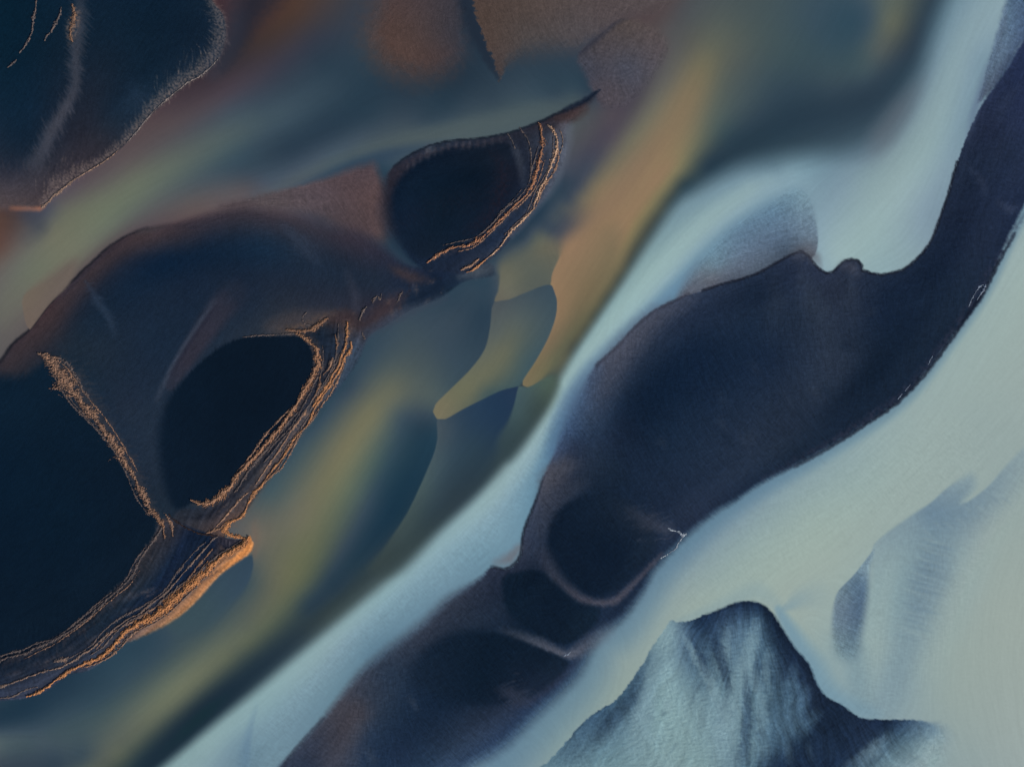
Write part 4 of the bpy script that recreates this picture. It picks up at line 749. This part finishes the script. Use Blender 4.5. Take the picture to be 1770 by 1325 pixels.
# small curls of foam: group of points (x, y, half width)
FOAM = [
 ('white foam curl between the dark round sandbar and the pale channel', [(1154,912,1),(1157,915,3),(1164,917,2),(1172,918,2.4),(1177,923,3.4),(1183,925,3),(1187,921,1.2)]),
 ('thin white foam trail running down the dark shore below a foam curl', [(1182,926,1),(1176,933,1.8),(1170,943,2),(1166,949,1.6),(1158,954,1.8),(1150,960,1.6),(1142,965,2)]),
 ('white foam patch on the eroded step at the eastern end of the great dark sandbar', [(1700,492,1),(1693,496,2.8),(1688,502,2),(1682,512,1.6),(1678,521,1.6),(1674,530,1)]),
 ('bluish white foam sliver against the pale channel below the eastern bend', [(1704,491,1),(1700,500,2),(1694,510,1.4),(1688,519,1)]),
 ('faint foam fleck in the middle of the eroded south-eastern shore', [(1612,614,.8),(1608,622,1.6),(1604,630,1)]),
 ('pale foam fleck low on the eroded south-eastern shore', [(1573,664,.8),(1568,671,1.5),(1564,676,.8)]),
 ('tiny foam fleck lowest on the eroded step of the great dark sandbar', [(1559,680,.8),(1555,685,1.4),(1552,690,.8)]),
 ('small foam dash at the tip of the rim between the hollow and southern sandbars', [(988,1124,.8),(980,1130,1.8),(974,1132,1)]),
]

# key: (object name, label, category)
THINGS = {
 'mudflat': ('mudflat', 'round rust brown mudflat fading into dark blue water at the northern edge', 'mudflat'),
 'mudflat_b': ('mudflat', 'rust brown mudflat with a ragged dark western edge tapering to a point', 'mudflat'),
 'tidal_mudflat': ('mudflat', 'rounded mauve mudflat beside the blue pool with a dark curved rim', 'mudflat'),
 'pink_sand_flat': ('sand_flat', 'dusty pink sand flat west of the oval dark sandbar', 'sand flat'),
 'dark_sand_plain': ('sand_plain', 'broad dark navy sand plain with a sharp eroded bank along the olive stream', 'sand plain'),
 'levee_sandbar': ('sand_levee', 'narrow levee of orange sand strands curving along the teardrop shaped black sandbar', 'levee'),
 'levee_b': ('sand_levee', 'long levee with a bright orange beach sweeping to the south-western edge', 'levee'),
 'black_sandbar': ('sandbar', 'huge black sandbar with a combed orange fringe on the western edge', 'sandbar'),
 'teardrop_sandbar': ('sandbar', 'teardrop shaped black sandbar wrapped by orange sand strands', 'sandbar'),
 'oval_sandbar': ('sandbar', 'oval black sandbar with two curved orange ridges below the grey green stream', 'sandbar'),
 'north_west_sandbar': ('sandbar', 'dark blue sandbar with a pale combed fringe in the north-western corner', 'sandbar'),
 'great_sandbar': ('sandbar', 'great dark navy sandbar between the milky stream and the broad pale channel', 'sandbar'),
 'round_sandbar': ('sandbar', 'round near black sandbar with a pale rim, a foam curl at its eastern end', 'sandbar'),
 'hollow_sandbar': ('sandbar', 'small near black sandbar tucked between the round and the southern sandbars', 'sandbar'),
 'southern_sandbar': ('sandbar', 'wide near black sandbar below a pale slanting rim near the southern edge', 'sandbar'),
 'grey_sand_shelf': ('sand_shelf', 'grey blue sand shelf between the milky stream and the notched dark shore', 'sand shelf'),
 'blue_sand_flat': ('sand_flat', 'streaky slate blue sand flat in the north-eastern corner', 'sand flat'),
 'drowned_sandbank': ('sandbank', 'large dark streaked sandbank with an arched edge in the pale channel', 'sandbank'),
 'small_drowned_sandbank': ('sandbank', 'small bluish sandbank with a curved edge drowned in the pale channel', 'sandbank'),
 'rippled_sandbank': ('sandbank', 'faint rippled sandbank showing through the pale channel', 'sandbank'),
 'submerged_sand_lobe': ('submerged_shoal', 'slate blue shoal just below the orange beach tip', 'shoal'),
 'submerged_sand_lobe.001': ('submerged_shoal', 'dark blue shoal below the rounded olive tip, reaching to the black band', 'shoal'),
 'submerged_sand_lobe.002': ('submerged_shoal', 'small teal shoal below the pointed ochre tip', 'shoal'),
 'submerged_sand_lobe.003': ('submerged_shoal', 'short olive shoal between the oval sandbar and the ochre shoal', 'shoal'),
 'submerged_sand_lobe.004': ('submerged_shoal', 'olive tongue shaped shoal ending in a rounded tip', 'shoal'),
 'submerged_sand_lobe.005': ('submerged_shoal', 'ochre orange shoal with a curved sharp front and pointed tip', 'shoal'),
 'submerged_sand_lobe.006': ('submerged_shoal', 'tan shoal wedge against the eroded bank near the western edge', 'shoal'),
}
GROUPS = {'submerged_shoal': 'sand shoals under the olive stream', 'sandbar': 'dark sandbars in the river', 'sandbank': 'sandbanks drowned in the pale channel', 'mudflat': 'brown mudflats in the north', 'sand_levee': 'levees along the olive stream'}
WATERY = {'submerged_sand_lobe' + k for k in ('', '.001', '.002', '.003', '.004', '.005', '.006')} | {'river_water', 'milky_water'}
RIDGE_OWNER = {'sandbar_fringe': 'black_sandbar'}


def lin(c):
    c = np.clip(np.asarray(c, np.float32) / 255, 0, 1)
    return np.where(c <= 0.04045, c / 12.92, ((c + 0.055) / 1.055) ** 2.4)


# daylight on level ground: pigment = (seen - gloss) / light
LIGHT_W, GLOSS_W = np.array([.8996, .9274, 1.0036]), np.array([.0045, .0065, .0101])
LIGHT_S, GLOSS_S = np.array([.9248, .9538, 1.0333]), np.array([.0021, .0021, .0023])


def pigment(c, water):
    a, b = (LIGHT_W, GLOSS_W) if water else (LIGHT_S, GLOSS_S)
    return np.clip((lin(c) - b) / a, 0.0012, 0.75).astype(np.float32)

import bpy
from mathutils import Vector


def main():
    paint()
    fine, broad, cross, rays = ripple()
    low = fbm(GX / 60, GY / 60, 61, 4)
    T = TEX
    def area(keys):
        return np.isin(LAB, [k for k, n in enumerate(LABELS) if n.split(':')[0] in keys])
    water_n = area(WATERY)
    strands = area({'levee_sandbar', 'levee_b'})
    # tone: dragged sediment, ripples across the grain, coarse mottling
    sand = 0.02 * fine + T * (0.02 * fine + 0.03 * cross + 0.014 * broad) + 0.05 * low
    sand = np.where(strands, 0.03 * fine + 0.05 * broad + 0.03 * cross + .12 * fbm(GX / 6, GY / 6, 72, 4, .7), sand)
    drowned = area({'drowned_sandbank'})
    iso = fbm(GX / 4.2, GY / 4.2, 71, 3, .7)
    ph = np.arctan2(GX - 1288, GY - 930); rr = np.hypot(GX - 1288, GY - 930)
    ph = ph + .05 * fbm(GX / 70, GY / 70, 78, 2)
    fan = perlin(ph * 26, rr / 190, 79) + .8 * perlin(ph * 60, rr / 120, 80) + .6 * perlin(ph * 130, rr / 70, 81) + .4 * perlin(ph * 230, rr / 40, 82)
    pale = np.clip((158 - RGB[..., 1]) / 80, .3, 1)
    sand = np.where(drowned, pale * (0.15 * fan + 0.028 * fine + 0.03 * rays + 0.012 * broad + 0.03 * cross + 0.075 * iso + .04 * fbm(GX / 16, GY / 16, 77, 4, .65) + .03 * low), sand + (.05 + .09 * T) * iso)
    tone = 1 + np.where(water_n, 0.005 * fine + 0.003 * cross + 0.005 * broad + 0.006 * low + 0.002 * rays + 0.012 * iso + T * (.012 * fine + .016 * cross + .02 * iso), sand)
    RGB[:] = np.clip(RGB * tone[..., None], 0, 255)
    # relief: level water, low sand, ripples on the sand
    H = HT + np.where(water_n, 0.0008 * (fine + cross), 0.004 * fine + 0.014 * T * (.6 * fine + cross) + 0.10 * low * sstep(HT * 3))
    H = H + np.where(strands, 0.02 * broad + .03 * fbm(GX / 6, GY / 6, 72, 4, .7), 0)

    col = bpy.context.scene.collection

    def sheet_material(name, rough, spec, bump_scale, bump, mottle):
        m = bpy.data.materials.new(name); m.use_nodes = True
        nt = m.node_tree; b = nt.nodes['Principled BSDF']
        at = nt.nodes.new('ShaderNodeAttribute'); at.attribute_name = 'sediment'
        tc = nt.nodes.new('ShaderNodeTexCoord')
        n1 = nt.nodes.new('ShaderNodeTexNoise'); n1.inputs['Scale'].default_value = bump_scale; n1.inputs['Detail'].default_value = 5
        nt.links.new(tc.outputs['Object'], n1.inputs['Vector'])
        mr = nt.nodes.new('ShaderNodeMapRange'); mr.inputs['To Min'].default_value = 1 - mottle; mr.inputs['To Max'].default_value = 1 + mottle
        nt.links.new(n1.outputs['Fac'], mr.inputs['Value'])
        vm = nt.nodes.new('ShaderNodeVectorMath'); vm.operation = 'SCALE'
        nt.links.new(at.outputs['Color'], vm.inputs[0]); nt.links.new(mr.outputs[0], vm.inputs['Scale'])
        nt.links.new(vm.outputs[0], b.inputs['Base Color'])
        bp = nt.nodes.new('ShaderNodeBump'); bp.inputs['Strength'].default_value = 1.0; bp.inputs['Distance'].default_value = bump
        nt.links.new(n1.outputs['Fac'], bp.inputs['Height']); nt.links.new(bp.outputs[0], b.inputs['Normal'])
        b.inputs['Roughness'].default_value = rough; b.inputs['Specular IOR Level'].default_value = spec
        return m

    M_WATER = sheet_material('silty_water', .35, .4, 0.9, .012, .015)
    M_SAND = sheet_material('wet_sand', .85, .05, 2.2, .06, .14)
    M_RIDGE = sheet_material('sand_crust', .9, .05, 2.6, .10, .20)
    M_FOAM = sheet_material('foam', .6, .2, 3.0, .05, .12)

    WX = (XS - 885.0) * S; WY = (662.5 - YS) * S

    def mesh_object(name, co, faces, pig, mat, parent=None):
        me = bpy.data.meshes.new(name)
        nv, nf = len(co), len(faces)
        me.vertices.add(nv); me.vertices.foreach_set('co', co.astype(np.float32).ravel())
        me.loops.add(nf * 4); me.loops.foreach_set('vertex_index', faces.astype(np.int32).ravel())
        me.polygons.add(nf); me.polygons.foreach_set('loop_start', np.arange(0, nf * 4, 4, dtype=np.int32))
        me.polygons.foreach_set('use_smooth', np.ones(nf, bool))
        me.update(calc_edges=True)
        ca = me.attributes.new('sediment', 'FLOAT_COLOR', 'POINT')
        rgba = np.ones((nv, 4), np.float32); rgba[:, :3] = pig
        ca.data.foreach_set('color', rgba.ravel())
        me.materials.append(mat)
        o = bpy.data.objects.new(name, me); col.objects.link(o)
        if parent is not None:
            o.parent = parent; o.matrix_parent_inverse = parent.matrix_world.inverted()
        return o

    co_all = np.empty((NY, NX, 3), np.float32)
    co_all[..., 0] = WX[None]; co_all[..., 1] = WY[:, None]; co_all[..., 2] = H
    co_all = co_all.reshape(-1, 3)
    idx = np.arange(NX * NY, dtype=np.int32).reshape(NY, NX)
    quads = np.stack([idx[:-1, :-1], idx[1:, :-1], idx[1:, 1:], idx[:-1, 1:]], -1).reshape(-1, 4)
    qlab = LAB[:-1, :-1].ravel()
    pig_w = pigment(RGB, True).reshape(-1, 3); pig_s = pigment(RGB, False).reshape(-1, 3)

    roots = {}

    def root_of(key, at=None):
        if key in roots: return roots[key]
        nm, lb, ct = THINGS[key]
        o = bpy.data.objects.new(nm, None); col.objects.link(o)
        o.empty_display_size = 2
        sel = quads[np.isin(qlab, [k for k, n in enumerate(LABELS) if n.split(':')[0] == key])]
        if len(sel):
            c = co_all[sel[:, 0]]; o.location = (float(c[:, 0].mean()), float(c[:, 1].mean()), 0)
        bpy.context.view_layer.update()
        roots[key] = o
        return o

    for k, nm in enumerate(LABELS):
        sel = quads[qlab == k]
        if not len(sel): continue
        key, part = (nm.split(':') + [None])[:2]
        u, inv = np.unique(sel, return_inverse=True)
        wat = key in WATERY
        args = (co_all[u], inv.reshape(-1, 4), (pig_w if wat else pig_s)[u], M_WATER if wat else M_SAND)
        if key in ('river_water', 'milky_water'):
            o = mesh_object(key, *args); o['kind'] = 'structure'
        elif any(n.startswith(key + ':') for n in LABELS):
            r = root_of(key)
            mesh_object(part or 'crown', *args, parent=r)
        else:
            roots[key] = mesh_object(THINGS[key][0], *args)

    # ---- crusted ridges -------------------------------------------------
    def ground(x, y):
        fx = np.clip((x - GX0) / STEP, 0, NX - 1.001); fy = np.clip((y - GY0) / STEP, 0, NY - 1.001)
        i = fx.astype(int); j = fy.astype(int); a = fx - i; b = fy - j
        return (H[j, i] * (1 - a) + H[j, i + 1] * a) * (1 - b) + (H[j + 1, i] * (1 - a) + H[j + 1, i + 1] * a) * b

    def strip(name, line, height, tone, dull, comb, brk, mat, parent, seed, ds=0.8):
        C = catmull(line, False, 2.5)
        L = np.concatenate([[0], np.cumsum(np.hypot(*np.diff(C[:, :2], axis=0).T))])
        n = max(8, int(L[-1] / ds)); s = np.linspace(0, L[-1], n)
        cx, cy, w = (np.interp(s, L, C[:, q]) for q in range(3))
        tx = np.gradient(cx); ty = np.gradient(cy); l = np.hypot(tx, ty) + 1e-9; tx /= l; ty /= l
        W = w.max() * (2.0 + 0.6 * max(comb)) + 2
        m = int(2 * W / ds) + 1; t = np.linspace(-W, W, m)
        SS, TT = np.meshgrid(s, t, indexing='ij')
        px = cx[:, None] - ty[:, None] * TT; py = cy[:, None] + tx[:, None] * TT
        ww = w[:, None] * 1.2 * np.clip(1 + 1.1 * fbm(SS / 26, SS * 0 + seed * 1.3, seed + 9, 2), .45, 2.2) * (1.0 + 0.75 * fbm(SS / 11, TT / 30, seed, 3, .6))
        off = w[:, None] * 0.9 * fbm(SS / 13, SS * 0 + seed * 3.7, seed + 1, 3, .6)
        c = np.where(TT - off > 0, comb[1], comb[0])
        st = perlin(SS / 2.6 + TT * .5, TT / 16, seed + 2) + .5 * perlin(SS / 1.5 + TT * .4, TT / 9, seed + 3)
        ww = ww * np.clip(1 + c * 1.1 * st, .15, 2.6)
        r = 1 - np.abs(TT - off) / np.maximum(ww, .25)
        r = r - brk * 1.5 * np.clip(fbm(SS / 5.0, TT / 3.0, seed + 4, 3, .6) + .12, 0, 1) - brk * .8 * np.clip(fbm(SS / 30, TT / 30, seed + 5, 2), 0, 1)
        r = r - 1.0 * np.clip(perlin(SS / 2.6, TT / 1.6, seed + 8) + .12, 0, 1)
        r = np.clip(r, -1, 1)
        g = 0.5 + 0.8 * fbm(SS / 7, TT / 3.5, seed + 6, 3, .6) + .5 * (r - .4)
        g = np.clip(g, 0, 1)[..., None]
        tone_ = (np.asarray(dull, float) * (1 - g) * .8 + np.asarray(tone, float) * g) * .9
        z = ground(px, py) + np.where(r > 0, height * np.sqrt(np.clip(r, 0, 1)) * (.6 + .6 * np.clip(g[..., 0], 0, 1)), r * .6)
        co = np.stack([(px - 885) * S, (662.5 - py) * S, z], -1).reshape(-1, 3)
        ii = np.arange(n * m).reshape(n, m)
        q = np.stack([ii[:-1, :-1], ii[1:, :-1], ii[1:, 1:], ii[:-1, 1:]], -1).reshape(-1, 4)
        rv = r.ravel(); keep = rv[q].max(1) > 0
        q = q[keep]
        if not len(q): return None
        # turn faces upward
        a, b_, c_ = co[q[0, 0]], co[q[0, 1]], co[q[0, 2]]
        if np.cross(b_ - a, c_ - a)[2] < 0: q = q[:, ::-1]
        u, inv = np.unique(q, return_inverse=True)
        return mesh_object(name, co[u], inv.reshape(-1, 4), pigment(tone_.reshape(-1, 3)[u], False), mat, parent)

    for k, (own, line, h, tone, dull, comb, brk) in enumerate(RIDGES + thin_strands()):
        strip('sand_ridge', line, h, tone, dull, comb, brk, M_RIDGE, root_of(RIDGE_OWNER.get(own, own)), 100 + 11 * k)
    for k, (lb, line) in enumerate(FOAM):
        o = strip('foam_patch', line, .15, ((188,198,210) if k < 2 else (132,146,168)), (92,106,130), (.6,.6), .55, M_FOAM, None, 900 + 11 * k, ds=0.6)
        o['label'] = lb; o['category'] = 'foam'; o['group'] = 'foam along the south-eastern shore'

    for key, o in roots.items():
        nm, lb, ct = THINGS[key]
        o['label'] = lb; o['category'] = ct
        if nm in GROUPS: o['group'] = GROUPS[nm]

    # ---- the plain that goes on beyond the surveyed reach ----------------
    bpy.ops.mesh.primitive_plane_add(size=30000, location=(0, 0, -1.2))
    o = bpy.context.object; o.name = 'river_bed'; o['kind'] = 'structure'
    m = bpy.data.materials.new('bed_sand'); m.use_nodes = True
    nt = m.node_tree; b = nt.nodes['Principled BSDF']
    tc = nt.nodes.new('ShaderNodeTexCoord'); nz = nt.nodes.new('ShaderNodeTexNoise'); nz.inputs['Scale'].default_value = .006; nz.inputs['Detail'].default_value = 6; nz.inputs['Distortion'].default_value = 1.5
    cr = nt.nodes.new('ShaderNodeValToRGB'); cr.color_ramp.elements[0].position = .4; cr.color_ramp.elements[0].color = (.01,.018,.03,1); cr.color_ramp.elements[1].position = .62; cr.color_ramp.elements[1].color = (.16,.22,.24,1)
    nt.links.new(tc.outputs['Object'], nz.inputs['Vector']); nt.links.new(nz.outputs['Fac'], cr.inputs[0]); nt.links.new(cr.outputs[0], b.inputs['Base Color'])
    b.inputs['Roughness'].default_value = .8
    o.data.materials.append(m)

    # ---- light and camera ------------------------------------------------
    EL, AZ = math.radians(26), math.radians(131)     # sun low in the south-east
    sc = bpy.context.scene
    w = bpy.data.worlds.new('World'); sc.world = w; w.use_nodes = True
    nt = w.node_tree; bg = nt.nodes['Background']
    sky = nt.nodes.new('ShaderNodeTexSky'); sky.sky_type = 'NISHITA'; sky.sun_disc = False
    sky.sun_elevation = EL; sky.sun_rotation = AZ
    nt.links.new(sky.outputs[0], bg.inputs[0]); bg.inputs[1].default_value = 0.1
    L = bpy.data.lights.new('sun', 'SUN'); L.energy = 3.2; L.angle = math.radians(0.6); L.color = (1.0, 0.93, 0.84)
    lo = bpy.data.objects.new('sun', L); sc.collection.objects.link(lo)
    sd = Vector((math.cos(EL) * math.sin(AZ), math.cos(EL) * math.cos(AZ), math.sin(EL)))
    lo.rotation_euler = sd.to_track_quat('Z', 'Y').to_euler()
    cam = bpy.data.cameras.new('camera'); co = bpy.data.objects.new('camera', cam); sc.collection.objects.link(co)
    cam.sensor_width = 36; cam.lens = 50; cam.clip_end = 20000; cam.clip_start = 1
    co.location = (0, 0, 177.0 * 50 / 18); sc.camera = co
    sc.view_settings.view_transform = 'Standard'; sc.view_settings.look = 'None'; sc.view_settings.gamma = 1; sc.view_settings.exposure = 0.5



main()
